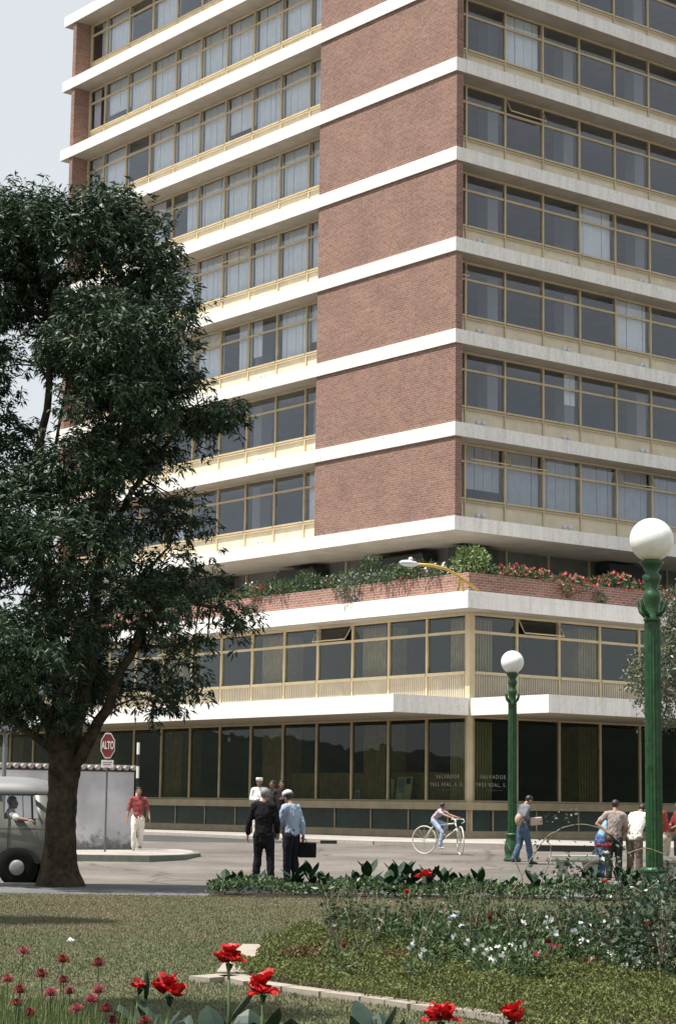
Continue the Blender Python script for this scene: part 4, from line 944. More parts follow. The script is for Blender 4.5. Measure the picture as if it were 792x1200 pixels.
# ------------------------------------------------------------------ van with driver
vx = at(20, 1020, 35.4).x
van = empty('panel_van', (vx-1.12, 35.4, 0), R(-90), 'grey-green rounded van parked half behind the tree trunk, driver at the window', 'van')
m_van = mat('van_paint', (.16, .162, .14), .35, var=.12, vscale=1.5, coat=.5); m_roof = mat('van_roof_paint', (.19, .19, .195), .4, coat=.2)
ysd = [-1.85, -1.5, -.9, -.25, .35, .62, 1.10, 1.50, 1.74]
lv = [(z_, h_-.16, w_) for z_, h_, w_ in [(.40, 2.08, .78), (.50, 2.13, .82), (.80, 2.15, .83), (.98, 2.13, .825), (1.13, 2.10, .81), (1.53, 1.98, .755), (1.62, 1.93, .73), (1.72, 1.84, .66), (1.79, 1.7, .54), (1.83, 1.5, .36), (1.845, 1.2, .15)]]
def outline(z, hl, hw):
    side = [(hw*(1-.04*(abs(y)/1.85)**4), y*min(1, hl/2.13)) for y in ysd]
    fr = [(hw*.9, hl*.93), (hw*.68, hl*.985), (hw*.3, hl), (-hw*.3, hl), (-hw*.68, hl*.985), (-hw*.9, hl*.93)]
    bk_ = [(-hw*.9, -hl*.93), (-hw*.68, -hl*.985), (-hw*.3, -hl), (hw*.3, -hl), (hw*.68, -hl*.985), (hw*.9, -hl*.93)]
    return side+fr+[(-x, y) for x, y in side[::-1]]+bk_
rings = [[(x, y, z) for x, y in outline(z, hl, hw)] for z, hl, hw in lv]; n = len(rings[0]); ns = len(ysd)
bodyf, rooff, glassf = [], [], []
for i in range(len(rings)-1):
    for k in range(n):
        f = (i*n+k, i*n+(k+1) % n, (i+1)*n+(k+1) % n, (i+1)*n+k)
        isside = k < ns-1 or (ns+6 <= k < ns+6+ns-1)
        ks = k if k < ns-1 else (ns-2-(k-ns-6))
        if i == 4 and ((isside and (ks in (6, 7, 1, 3) or (k >= ns+6 and ks in (4, 5)))) or (ns <= k < ns+5) or k in (n-5, n-4, n-3)): glassf.append(f)
        elif i >= 5: rooff.append(f)
        else: bodyf.append(f)
allv = [v for r in rings for v in r]
def sub(fs, nm, m, sm=True, fl=None):
    q = MB(); q.add(allv, fs); o = q.build(nm, m, van, sm)
    bm = bmesh.new(); bm.from_mesh(o.data); bmesh.ops.delete(bm, geom=[v for v in bm.verts if not v.link_faces], context='VERTS'); bm.to_mesh(o.data); bm.free(); return o
ob = sub(bodyf, 'body', m_van); so = ob.modifiers.new('s', 'SOLIDIFY'); so.thickness = .03
ob = sub(rooff+[tuple(range((len(rings)-1)*n, len(rings)*n))], 'roof', m_roof); so = ob.modifiers.new('s', 'SOLIDIFY'); so.thickness = .03
vg = glass_mat('van_glass', (.92, .94, .94), .03)
for f in glassf: sub([f], 'window_pane', vg)
q = MB(); q.box(-.74, .74, -1.95, 1.95, .38, .42); q.build('floor_pan', M['black'], van)
q = MB(); q.box(-.8, .8, 1.95, 2.02, .42, .56); o = q.build('bumper', M['alu'], van); o.modifiers.new('b', 'BEVEL').width = .02
for sx in (-1, 1):
    for y in (1.25, -1.25):
        q = MB(); q.lathe([(.20, -.09), (.30, -.095), (.325, -.06), (.325, .06), (.30, .095), (.20, .09)], 28); q.v = [(sx*.755+v[2], y+v[0], .325+v[1]) for v in q.v]; wo = q.build('wheel', mat('tyre_black', (.008, .008, .008), .95, spec=.1), van, True)
        q = MB(); q.lathe([(.13, 0), (.12, .02), (.07, .03), (.03, .035)], 20); q.v = [(sx*(.755+.092+v[2]), y+v[0], .325+v[1]) for v in q.v]; q.build('hubcap', mat('hub_grey', (.2, .2, .2), .5), wo, True)
        q = MB(); arc = [(y+.37*math.cos(a), .40+.26*math.sin(a)) for a in np.linspace(0, math.pi, 14)]
        q.add([(sx*.836, a_, b_) for a_, b_ in arc]+[(sx*.79, a_, b_) for a_, b_ in arc], [tuple(range(14)), tuple(range(27, 13, -1))]+[(i_, i_+1, i_+15, i_+14) for i_ in range(13)]); q.build('wheel_arch', M['black'], van)
    q = MB()
    for yy in (1.08, .36): q.tube([(sx*.828, yy, .44), (sx*.838, yy, .8), (sx*.833, yy, .98), (sx*.818, yy, 1.13), (sx*.765, yy*.985, 1.53)], .008, 5)
    q.tube([(sx*.838, -1.9, .97), (sx*.84, 0, .97), (sx*.838, 1.9, .97)], .008, 5); q.tube([(sx*.765, -1.75, 1.555), (sx*.775, 0, 1.555), (sx*.765, 1.75, 1.555)], .016, 5)
    q.build('body_seam', mat('seam_dark', (.05, .05, .045), .6), van)
    q = MB(); q.tube([(sx*.80, 1.50*.985, 1.14), (sx*.765, 1.47*.985, 1.52)], .018, 6); q.build('window_post', M['black'], van)
    q = MB(); q.box(sx*.845-.01, sx*.845+.01, .50, .62, .93, .95); q.build('door_handle', M['chrome'], van)
    q = MB(); q.lathe([(.10, 0), (.09, .03), (.02, .045)], 16); q.v = [(sx*.55+v[0], 1.97+v[2], .78+v[1]) for v in q.v]; q.build('headlight', M['globe'], van, True)
q = MB(); q.box(.25, .7, .8, 1.2, .45, .68); q.box(.25, .7, .72, .82, .6, 1.15); q.box(-.7, -.25, .8, 1.2, .45, .68); q.box(-.7, -.25, .72, .82, .6, 1.15); q.build('seat', M['black'], van)
q = MB(); q.tube([(.42+.19*math.cos(a), 1.60+.03*math.sin(a), 1.04+.17*math.sin(a)) for a in np.linspace(0, 2*math.pi, 20)], .012, 6, False); q.tube([(.42, 1.60, 1.04), (.42, 1.85, .75)], .02, 6); q.build('steering_wheel', M['black'], van)
dl = Matrix.Rotation(R(-90), 3, 'Z') @ Vector((.50, 1.02, 0))+van.location
person('driver in a pale shirt with an arm resting on the van window sill', (dl.x, dl.y, .52), R(-90), 1.55,
       dict(pel=(0, 0, .22), wai=(0, .005, .29), che=(0, .02, .38), sho=(0, .03, .455), nek=(0, .035, .49), hed=(0, .05, .56), shR=(.10, .03, .45), shL=(-.10, .03, .45),
            elR=(.20, .13, .40), wrR=(.235, .25, .385), elL=(-.12, .10, .36), wrL=(-.10, .26, .36), arms_free=1,
            hiR=(.05, .02, .21), hiL=(-.05, .02, .21), knR=(.06, .24, .22), knL=(-.06, .24, .22), anR=(.06, .30, .02), anL=(-.06, .30, .02)),
       dict(shirt=(cloth('pale_grey', (.5, .5, .5)), .5), trousers=cloth('near_black', (.014, .014, .02)), skin=M['skin_dk']))

# ------------------------------------------------------------------ trees
def ellip(n, c, r, shell=.55):
    d = nr.normal(size=(n, 3)); d /= np.linalg.norm(d, axis=1, keepdims=True)
    rad = shell+(1-shell)*nr.random((n, 1))**.6
    return np.array(c)+d*rad*np.array(r), d
def limb(mb, pts, r0, r1, n=9, jit=.0):
    P = [Vector(p) for p in pts]; out = []; m = 5
    for i in range(len(P)-1):
        p0 = P[max(i-1, 0)]; p1 = P[i]; p2 = P[i+1]; p3 = P[min(i+2, len(P)-1)]
        for j in range(m):
            t = j/m; out.append(.5*((2*p1)+(-p0+p2)*t+(2*p0-5*p1+4*p2-p3)*t*t+(-p0+3*p1-3*p2+p3)*t**3)+Vector((rnd.uniform(-jit, jit), rnd.uniform(-jit, jit), 0)))
    out.append(P[-1]); k = len(out)
    mb.tube(out, [r0+(r1-r0)*(i/(k-1))**.8 for i in range(k)], n); return out
TD = 32.4
tb = at(70, 1037, TD); tb.z = PZ
tree = empty('shade_tree', tb, 0, 'big dark leafy tree at the left, its trunk in front of the van', 'tree')
def TP(px, py, dd=0.): return at(px, py, TD+dd)-tb
tk = MB()
tk.tube([(-.02*math.sin(z_*2), 0, z_) for z_ in np.linspace(-.05, 2.35, 60)], [.225+.14*math.exp(-max(0, z_)*3.6)+.05*max(0, z_-1.5) for z_ in np.linspace(-.05, 2.35, 60)], 40)
for i_, v_ in enumerate(tk.v):
    a_ = math.atan2(v_[1], v_[0]); q_ = 1+.09*math.sin(a_*5+v_[2]*.8)+.05*math.sin(a_*11+v_[2]*2.)+.10*(mnoise.noise(Vector((v_[0]*6, v_[1]*6, v_[2]*2.2))))+.05*mnoise.noise(Vector((v_[0]*20, v_[1]*20, v_[2]*9))); tk.v[i_] = (v_[0]*q_, v_[1]*q_, v_[2])
tk.tube([(0, 0, 2.1), (.03, 0, 2.45)], [.26, .22], 16)
fork = TP(75, 868)
limbs = []
for pts, r0, r1 in [
    ([(76, 905, 0), (60, 850, .3), (25, 795, .8), (-30, 700, 1.2), (-50, 560, 1.0), (-30, 430, .6)], .20, .05),
    ([(74, 905, 0), (70, 810, -.3), (60, 700, -.8), (45, 560, -.6), (60, 430, -.2), (60, 300, 0)], .20, .04),
    ([(78, 905, 0), (98, 810, .2), (112, 720, .4), (118, 600, .7), (150, 500, .5), (180, 400, .3), (150, 290, .2)], .19, .04),
    ([(80, 908, 0), (118, 845, -.4), (150, 770, -.8), (195, 710, -1.0), (255, 712, -.9)], .15, .03),
    ([(118, 640, .7), (165, 560, .2), (225, 492, -.2), (265, 488, -.3)], .08, .02),
    ([(110, 730, .4), (150, 690, 1.2), (200, 640, 1.6)], .09, .02),
    ([(60, 700, -.8), (100, 620, -1.2), (130, 520, -1.3), (120, 400, -1.0)], .09, .02),
    ([(25, 795, .8), (40, 700, 2.0), (60, 560, 2.4), (90, 380, 1.8)], .10, .02),
    ([(68, 885, .1), (15, 845, -.5), (-60, 800, -1.2)], .12, .03)]:
    limbs.append(limb(tk, [TP(*p) for p in pts], r0*.8, r1*.8, 9, .03))
BL = [(60, 290, 105, 72, 0), (-40, 320, 110, 95, 0), (150, 300, 75, 62, .2), (110, 255, 60, 36, 0), (30, 262, 60, 38, -.5), (190, 365, 46, 58, -.3), (120, 395, 85, 55, -1.2), (110, 400, 80, 60, 1.4), (-35, 420, 62, 75, 0), (192, 440, 40, 42, -.2),
      (140, 478, 72, 40, -1.2), (150, 470, 60, 42, .9), (225, 490, 42, 15, -.2), (262, 487, 22, 10, -.2), (-20, 540, 75, 70, 0), (110, 545, 72, 40, -1.0), (20, 600, 70, 55, -1.2), (175, 530, 44, 26, 0), (150, 600, 66, 46, .6), (205, 612, 40, 32, .2), (70, 650, 90, 55, -1.3), (-60, 660, 90, 90, 0),
      (198, 665, 48, 36, 0), (248, 700, 26, 20, -.5), (276, 728, 9, 12, -.6), (150, 710, 80, 44, 1.2), (165, 720, 60, 40, -1.2), (205, 775, 48, 38, -.5), (60, 740, 80, 52, 1.5), (40, 760, 80, 50, -1.5), (120, 800, 46, 28, 1.), (-40, 780, 80, 55, 0), (0, 815, 50, 26, -.3), (60, 835, 40, 16, -.8), (180, 820, 34, 20, 0)]
LP, LD, LS = [], [], []
sc = F/TD
for (cx_, cy_, rx, ry, dd) in BL:
    c = np.array(TP(cx_, cy_, dd)); r = np.array([rx/sc, max(.5, min(1.9, rx/sc*1.1)), ry/sc]); airy = cy_ > 590 and cx_ > 125
    ncl = int((60+620*(r[0]*r[1]*r[2])**.66)*(.46 if airy else .85))
    # sub-clumps give the crown its ragged light and dark masses
    ns_ = max(3, int(ncl/9)); sc_, sd = ellip(ns_, c, r*.92, .45)
    tk.tube([Vector(c)+Vector((0, 0, -.1)), Vector(sc_[0])], [.02, .006], 4)
    for j in range(ns_):
        if j % 3 == 0:
            near = min((q for l in limbs for q in l), key=lambda q: (q-Vector(sc_[j])).length)
            mid = (near+Vector(sc_[j]))/2+Vector((0, 0, .08)); tk.tube([near, mid, Vector(sc_[j])], [.022, .014, .005], 4)
        m_ = int(nr.integers(7, 14)); cc = sc_[j]+nr.normal(size=(m_, 3))*np.array([.19, .19, .13])
        for q in cc:
            nl = int(nr.integers(10, 15)); up_ = nr.normal(size=(nl, 3)); up_[:, 2] *= .5; up_ += sd[j]*.5; up_[:, 2] -= .55
            LP.append(np.repeat(q[None], nl, 0)+nr.normal(size=(nl, 3))*.03); LD.append(up_); LS.append(nr.uniform(.07, .16, nl))
LP = np.concatenate(LP); LD = np.concatenate(LD); LS = np.concatenate(LS)
print('tree leaves', len(LP))
tk.build('trunk', M['bark'], tree, True)
quads_obj('crown', leaves(LP, LD, LS, LS*.24, .12), M['leaf'], tree)

def simple_tree(loc, label, blobs, trunk, m, nl=1., leaf=(.07, .12)):
    t = empty('street_tree', loc, 0, label, 'tree'); tk = MB(); lv_ = Vector(loc)
    for pts, r0, r1 in trunk: limb(tk, [Vector(p) for p in pts], r0, r1)
    tk.build('trunk', M['bark'], t, True)
    P_, D_, S_ = [], [], []
    for c, r in blobs:
        ncl = int(nl*420*(r[0]*r[1]*r[2])**.66); q, d = ellip(ncl, c, r, .4)
        q = q[:, None, :]+nr.normal(size=(ncl, 9, 3))*.09; dd = nr.normal(size=(ncl, 9, 3)); dd[..., 2] -= .8
        P_.append(q.reshape(-1, 3)); D_.append(dd.reshape(-1, 3)); S_.append(nr.uniform(*leaf, ncl*9))
    P_ = np.concatenate(P_); D_ = np.concatenate(D_); S_ = np.concatenate(S_); quads_obj('crown', leaves(P_, D_, S_, S_*.42), m, t); return t
tb2 = Vector((8.9, 44.5, .2))
def T2(px, py, dd=0): return tuple(at(px, py, 44.5+dd)-tb2)
simple_tree(tb2, 'pale-leaved tree at the right edge behind the tall lamp post',
            [(T2(790, 790), (.75, 1., .9)), (T2(760, 800, -.5), (.42, .6, .5)), (T2(800, 720, .3), (.6, .9, .7)), (T2(745, 785), (.22, .4, .28)), (T2(775, 840), (.4, .5, .25)), (T2(850, 760), (1.4, 1.5, 1.7)), (T2(880, 660), (1.3, 1.4, 1.2))],
            [([(0, 0, -.1), (.0, 0, 1.5), (-.1, 0, 2.6), T2(850, 780), T2(875, 680)], .16, .03), ([(-.1, 0, 2.4), T2(800, 800), T2(757, 800)], .07, .015)], M['leaf2'], .9)
# a park tree out of frame to the left whose shade reaches the lawn
for q_, lb_ in (((-7.1, 21.9, PZ), 'park tree out of the frame on the left, the farther of two'), ((-4.7, 12.2, PZ), 'park tree out of the frame on the left, the nearer of two')):
    simple_tree(q_, lb_, [((0, 0, 7.9), (1.4, .8, 1.2)), ((.5, .2, 7.2), (1.0, .7, .8))], [([(0, 0, -.1), (.05, 0, 3), (0, .1, 6.), (.2, 0, 8.)], .16, .04)], M['leaf'], .7, (.12, .2))

# ------------------------------------------------------------------ plants: generic small plants
def bush_quads(n, r, leaf, asp=.4, up=.2, shell=.3, base=0.):
    q, d = ellip(n, (0, 0, r[2]+base), r, shell); q[:, 2] = np.maximum(q[:, 2], .01)
    dd = d+nr.normal(size=(n, 3))*.7; dd[:, 2] += up
    s = nr.uniform(leaf*.6, leaf*1.3, n); return leaves(q, dd, s, s*asp)
def blossoms(n, r, size, m, name, parent, zmin=.0, petals=5, ctr=None, top=.2):
    q, d = ellip(n, (0, 0, r[2]), r, .9)
    q = q[(q[:, 2] > zmin)]; V = []
    for p_ in q:
        ax = nr.normal(size=3)*.5+np.array([-.2, -.6, .6]); ax /= np.linalg.norm(ax); u = np.cross(ax, [0, 0, 1.]); u /= np.linalg.norm(u); v = np.cross(ax, u)
        s = size*nr.uniform(.7, 1.2)
        for k in range(petals):
            a = 2*math.pi*k/petals; dr = u*math.cos(a)+v*math.sin(a); sd = -u*math.sin(a)+v*math.cos(a)
            V.append([p_, p_+dr*s*.6+sd*s*.38+ax*s*.1, p_+dr*s+ax*s*.25, p_+dr*s*.6-sd*s*.38+ax*s*.1])
    if not V: return
    return quads_obj(name, np.array(V), m, parent)
def stems_mesh(n, h, spread, rad=.004, m=None, parent=None, name='stem'):
    mb = MB(); tips = []
    for i in range(n):
        a = rnd.uniform(0, 2*math.pi); s = rnd.uniform(.2, 1)*spread; hh = h*rnd.uniform(.7, 1.05)
        tip = Vector((math.cos(a)*s, math.sin(a)*s, hh)); mid = Vector((tip.x*.3, tip.y*.3, hh*.6)); mb.tube([(0, 0, 0), mid, tip], [rad*1.4, rad, rad*.7], 4); tips.append(tip)
    mb.build(name, m or M['stem'], parent); return tips

# planter shrubs along the terrace
gp = 'flowering shrubs along the terrace planter'
def planter_proto(kind):
    t = empty('planter_shrub', (0, 0, -50), 0)
    if kind == 'green': quads_obj('foliage', bush_quads(420, (.55, .45, .30), .13), M['leafmid'], t)
    if kind == 'grey': quads_obj('foliage', bush_quads(420, (.55, .45, .28), .12), M['leafgrey'], t); blossoms(26, (.55, .45, .32), .045, M['whitep'], 'blossom', t, .2)
    if kind == 'red': quads_obj('foliage', bush_quads(440, (.6, .5, .30), .12), M['leafmid'], t); blossoms(70, (.62, .52, .33), .05, M['coral'], 'blossom', t, .0)
    if kind == 'bushy': quads_obj('foliage', bush_quads(900, (.55, .5, .42), .11), mat('bright_leaf', (.13, .19, .06), .5, island=.4, trans=.15), t)
    if kind == 'trail': quads_obj('foliage', bush_quads(700, (.5, .45, .46), .10), M['leafgrey'], t); blossoms(30, (.5, .45, .46), .04, M['lilac'], 'blossom', t, .0)
    if kind == 'tall': quads_obj('foliage', bush_quads(420, (.4, .35, .5), .16, .25, .6), M['leafmid'], t)
    return t
protos = {k: planter_proto(k) for k in ('green', 'grey', 'red', 'bushy', 'trail', 'tall')}
labs = dict(green='low green shrub without flowers in the brick terrace planter', grey='grey-green shrub with white flowers in the brick terrace planter',
            red='red flowering geranium spilling over the brick terrace planter', bushy='rounded light green bush at the corner of the terrace planter',
            trail='round grey bush spilling over the left arm of the terrace planter', tall='tall upright green shrub in the left arm of the terrace planter')
used = set()
def planter_shrub(kind, face, t, off=.75, dz=0., s=1.):
    o = protos[kind] if kind not in used else copy_tree(protos[kind]); used.add(kind)
    a, bb = (PA-OV+pi+off, PB-OV+pi+t) if face == 'L' else (PA-OV+pi+t, PB-OV+pi+off)
    p = bw(a, bb, C0.z+6.84+ZB+dz); o.location = p; o.rotation_euler = (0, 0, rnd.uniform(0, 6)); o.scale = (s, s, s*rnd.uniform(.85, 1.15)); tag(o, labs[kind], 'shrub', gp if kind != 'bushy' and kind != 'trail' else None)
    if kind in ('bushy', 'trail') and 'group' in o: del o['group']
# positions: left arm t from the corner
planter_shrub('bushy', 'L', .55, .6, 0, 1.15)
seqL = [('grey', 1.5), ('green', 2.3), ('red', 3.0), ('green', 3.7), ('grey', 4.5), ('tall', 5.0), ('green', 6.3), ('grey', 7.0), ('tall', 7.8), ('tall', 8.6), ('green', 9.2), ('green', 9.9), ('red', 10.7), ('grey', 11.4), ('green', 12.2), ('red', 12.9), ('green', 13.7), ('grey', 14.5), ('green', 15.3), ('green', 16.2), ('grey', 17.2), ('green', 18.4)]
for kd, t in seqL: planter_shrub(kd, 'L', t+rnd.uniform(-.1, .1), rnd.uniform(.15, .4), rnd.uniform(-.02, .14), rnd.uniform(.8, 1.1))
planter_shrub('trail', 'L', 5.55, .0, -.45, 1.12)
planter_shrub('green', 'L', 11.0, .02, -.45, .6)
for t in np.arange(1.0, 13.5, .72):
    kd = 'red' if (1.2 < t < 2 or 2.6 < t < 6.6 or 7.6 < t < 10 or rnd.random() < .3) else rnd.choice(['green', 'grey', 'green'])
    planter_shrub(kd, 'R', t, rnd.uniform(.25, .6), -.05 if t < 3 else rnd.choice([-.28, -.02]), rnd.uniform(.8, 1.12))
planter_shrub('green', 'R', 5.6, .02, -.42, .62)
planter_shrub('red', 'R', 4.1, .03, -.30, .7); planter_shrub('red', 'R', 8.6, .03, -.30, .7); planter_shrub('red', 'R', 9.8, .03, -.30, .7)

# ------------------------------------------------------------------ garden
def garden(px, py, z=PZ):   # ground point under a pixel of the photograph
    d = at(px, py, 1.)-Vector((0, 0, EYE)); k = (z-EYE)/d.z; return Vector((d.x*k, d.y*k, z))
def inpoly(P, poly):
    x, y = P[:, 0], P[:, 1]; c = np.zeros(len(P), bool); j = len(poly)-1
    for i in range(len(poly)):
        xi, yi = poly[i]; xj, yj = poly[j]
        c ^= ((yi > y) != (yj > y)) & (x < (xj-xi)*(y-yi)/(yj-yi+1e-12)+xi); j = i
    return c
gx = lambda L_: [(garden(*p).x, garden(*p).y) for p in L_]
cover_poly = gx([(300, 1128), (322, 1105), (370, 1092), (420, 1090), (500, 1125), (620, 1140), (900, 1130), (900, 1215), (640, 1215), (560, 1196), (460, 1180), (380, 1168), (300, 1155), (268, 1146)])
flower_poly = gx([(380, 1100), (400, 1092), (480, 1092), (640, 1096), (900, 1090), (900, 1145), (620, 1146), (500, 1132), (430, 1106)])
hedge_poly = [(garden(243, 1050).x, 29.3), (garden(243, 1050).x, 30.9), (14, 30.9), (14, 29.2)]
def scatter(poly, n):
    A = np.array(poly); lo_, hi_ = A.min(0), A.max(0); P = nr.uniform(lo_, hi_, (n*4, 2)); P = P[inpoly(P, poly)][:n]; return P
def mk_poly(name, poly, z, m):
    bm = bmesh.new(); f = bm.faces.new([bm.verts.new((x, y, z)) for x, y in poly]); bmesh.ops.triangulate(bm, faces=[f])
    me = bpy.data.meshes.new(name); bm.to_mesh(me); bm.free(); me.materials.append(m); o = bpy.data.objects.new(name, me); COL.objects.link(o); return tag(o, kind='structure')
for nm, pl in (('bed_soil', cover_poly), ('flower_bed_soil', flower_poly), ('border_soil', hedge_poly)): mk_poly(nm, pl, PZ+.004 if nm != 'flower_bed_soil' else PZ+.008, m_soil)
# mown grass blades
P = nr.uniform((-5.2, 10.5), (5.5, 29.55), (600000, 2)); ok = ~inpoly(P, cover_poly) & ~inpoly(P, flower_poly) & (np.abs(P[:, 0]) < P[:, 1]*.172+.3); P = P[ok]
k = nr.random(len(P)) < np.clip(1.25-(P[:, 1]-10)/28, .3, 1); P = P[k]
n = len(P); dd = nr.normal(size=(n, 3))*.55; dd[:, 2] = 1.
m_grass = bpy.data.materials.new('mown_grass'); m_grass.use_nodes = True
N = m_grass.node_tree.nodes; L = m_grass.node_tree.links; tc = N.new('ShaderNodeTexCoord'); nz = N.new('ShaderNodeTexNoise'); nz.inputs['Scale'].default_value = .45; nz.inputs['Detail'].default_value = 5; L.new(tc.outputs['Object'], nz.inputs['Vector'])
cr = N.new('ShaderNodeValToRGB'); cr.color_ramp.elements[0].position = .46; cr.color_ramp.elements[0].color = (.105, .128, .062, 1); cr.color_ramp.elements[1].position = .84; cr.color_ramp.elements[1].color = (.175, .142, .092, 1); L.new(nz.outputs[0], cr.inputs[0])
sy = N.new('ShaderNodeSeparateXYZ'); L.new(tc.outputs['Object'], sy.inputs[0]); my = N.new('ShaderNodeMapRange'); my.inputs[1].default_value = 17; my.inputs[2].default_value = 25; my.inputs[3].default_value = -.06; my.inputs[4].default_value = .16; L.new(sy.outputs[1], my.inputs[0])
ad = N.new('ShaderNodeMath'); ad.operation = 'ADD'; L.new(nz.outputs[0], ad.inputs[0]); L.new(my.outputs[0], ad.inputs[1]); L.new(ad.outputs[0], cr.inputs[0])
g_ = N.new('ShaderNodeNewGeometry'); hs = N.new('ShaderNodeHueSaturation'); mr = N.new('ShaderNodeMapRange'); mr.inputs[3].default_value = .85; mr.inputs[4].default_value = 1.2; L.new(g_.outputs['Random Per Island'], mr.inputs[0]); L.new(mr.outputs[0], hs.inputs['Value']); L.new(cr.outputs[0], hs.inputs['Color']); L.new(hs.outputs[0], N['Principled BSDF'].inputs['Base Color']); N['Principled BSDF'].inputs['Roughness'].default_value = .7
s_l = nr.uniform(.014, .032, n)
tag(quads_obj('lawn_grass', leaves(np.column_stack([P, np.full(n, PZ)]), dd, s_l, .007), m_grass), 'short dry mown grass of the park lawn', 'grass', kind='stuff')
# ground cover bed
P = scatter(cover_poly, 120000); n = len(P)
hump = .10+.05*np.sin(P[:, 0]*5.1+P[:, 1]*2.3)+.04*np.sin(P[:, 0]*11+1)*np.sin(P[:, 1]*9)
z_ = PZ+hump*nr.random(n)**.35; dd = nr.normal(size=(n, 3)); dd[:, 2] = np.abs(dd[:, 2])+.3; s_l = nr.uniform(.014, .034, n)
tag(quads_obj('ground_cover', leaves(np.column_stack([P, z_]), dd, s_l, s_l*.5), M['leafbed']), 'low light green ground cover filling the bed inside the stone edging', 'ground cover', kind='stuff')
# filler foliage between the bedding plants
P = scatter(flower_poly, 42000); n = len(P)
hump = .15+.07*np.sin(P[:, 0]*3.1+P[:, 1]*1.3)+.08*np.sin(P[:, 0]*7+1)*np.sin(P[:, 1]*5)
z_ = PZ+hump*nr.random(n)**.5; dd = nr.normal(size=(n, 3)); dd[:, 2] = np.abs(dd[:, 2])+.5; s_l = nr.uniform(.03, .09, n)
tag(quads_obj('bedding_foliage', leaves(np.column_stack([P, z_]), dd, s_l, s_l*.3), M['leafmid']), 'dense mixed green foliage between the flowers of the middle bed', 'foliage', kind='stuff')
# border strip by the street
P = scatter(hedge_poly, 26000); n = len(P)
z_ = PZ+(.20+.05*np.sin(P[:, 0]*4))*nr.random(n)**.4; dd = nr.normal(size=(n, 3)); dd[:, 2] = np.abs(dd[:, 2])+.2; s_l = nr.uniform(.04, .09, n)
tag(quads_obj('border_foliage', leaves(np.column_stack([P, z_]), dd, s_l, s_l*.4), mat('border_leaf', (.045, .085, .03), .5, island=.5, trans=.1)), 'low dark green edging foliage along the street side of the lawn', 'ground cover', kind='stuff')
# stone edging
def edging(pts, w_, label):
    Q = [garden(*p) for p in pts]; b = MB()
    for i in range(len(Q)-1):
        a, c = Q[i], Q[i+1]; d = (c-a).normalized(); nn_ = Vector((-d.y, d.x, 0))*w_/2; g2 = d*.012
        q = [a+nn_+g2, c+nn_-g2, c-nn_-g2, a-nn_+g2]; b.add([(p.x, p.y, PZ-.05) for p in q]+[(p.x, p.y, PZ+.045) for p in q], [(0, 1, 2, 3), (4, 5, 6, 7), (0, 1, 5, 4), (1, 2, 6, 5), (2, 3, 7, 6), (3, 0, 4, 7)])
    return tag(b.build('stone_edging', M['edging']), label, 'edging')
edging([(300, 1157), (340, 1163), (385, 1169), (432, 1175), (462, 1179), (490, 1184), (530, 1189), (570, 1194), (620, 1204)], .16, 'narrow pale stone edging curving along the front of the ground cover bed')
edging([(232, 1152), (270, 1149), (302, 1157)], .22, 'short wide stone edging piece at the left tip of the bed')
edging([(272, 1146), (282, 1130), (300, 1112)], .24, 'pale stone edging piece turning away up the left side of the bed')

# dark leafy plants in the border strip
def canna_plant(m, h=.5, nleaf=7, lw=.12):
    t = empty('leafy_border_plant', (0, 0, -60)); b = MB(); V = []
    b.tube([(0, 0, 0), (0, 0, h*.8)], [.014, .008], 6); b.build('stem', M['stem'], t)
    for i in range(nleaf):
        a = i*2.4+rnd.uniform(-.3, .3); z0 = h*(.15+.6*i/nleaf); ln = h*rnd.uniform(.55, .75); el = rnd.uniform(.7, 1.2)
        d = Vector((math.cos(a)*math.cos(el), math.sin(a)*math.cos(el), math.sin(el))); sd = Vector((-math.sin(a), math.cos(a), 0)); nn_ = d.cross(sd)
        prev = None
        for j in range(5):
            tt = j/4; wv = lw*math.sin(math.pi*min(1, tt*.92+.06))**.8*.5; c = Vector((0, 0, z0))+d*ln*tt+Vector((0, 0, -.18*ln*tt*tt)); cur = (c-sd*wv-nn_*wv*.25, c, c+sd*wv-nn_*wv*.25)
            if prev: V.append([prev[0], cur[0], cur[1], prev[1]]); V.append([prev[1], cur[1], cur[2], prev[2]])
            prev = cur
    b2 = MB()
    for q in V: b2.add([tuple(p) for p in q], [(0, 1, 2, 3)])
    b2.build('leaf_blades', m, t, True, False); return t
pr = [canna_plant(M['leafdk'], .5, 8, .15), canna_plant(M['leafdk'], .42, 7, .18), canna_plant(mat('border_grey_leaf', (.09, .14, .08), .5), .38, 9, .09)]
lab_b = ['dark upright pointed-leaf plant in the border strip along the street', 'dark broad-leaved plant in the border strip along the street', 'grey-green narrow-leaved plant toward the right end of the border strip']
xsb = [262, 278, 300, 345, 362, 378, 392, 418, 432, 452, 462, 474, 486, 502, 516, 530, 545, 556, 568, 580, 592, 604, 618, 632, 646, 660, 676, 690, 710, 730, 750]
usedb = set()
for i, px in enumerate(xsb):
    kd = (0 if i % 3 else 1) if px < 560 else rnd.choice([2, 2, 0]); o = pr[kd] if kd not in usedb else copy_tree(pr[kd]); usedb.add(kd)
    p = garden(px, 1050); o.location = (p.x, rnd.uniform(29.6, 30.8), PZ); s = rnd.uniform(.65, 1.) * (1.15 if 455 < px < 490 else 1); o.scale = (s, s, s); o.rotation_euler = (0, 0, rnd.uniform(0, 6)); tag(o, lab_b[kd], 'plant', 'leafy plants of the street border')

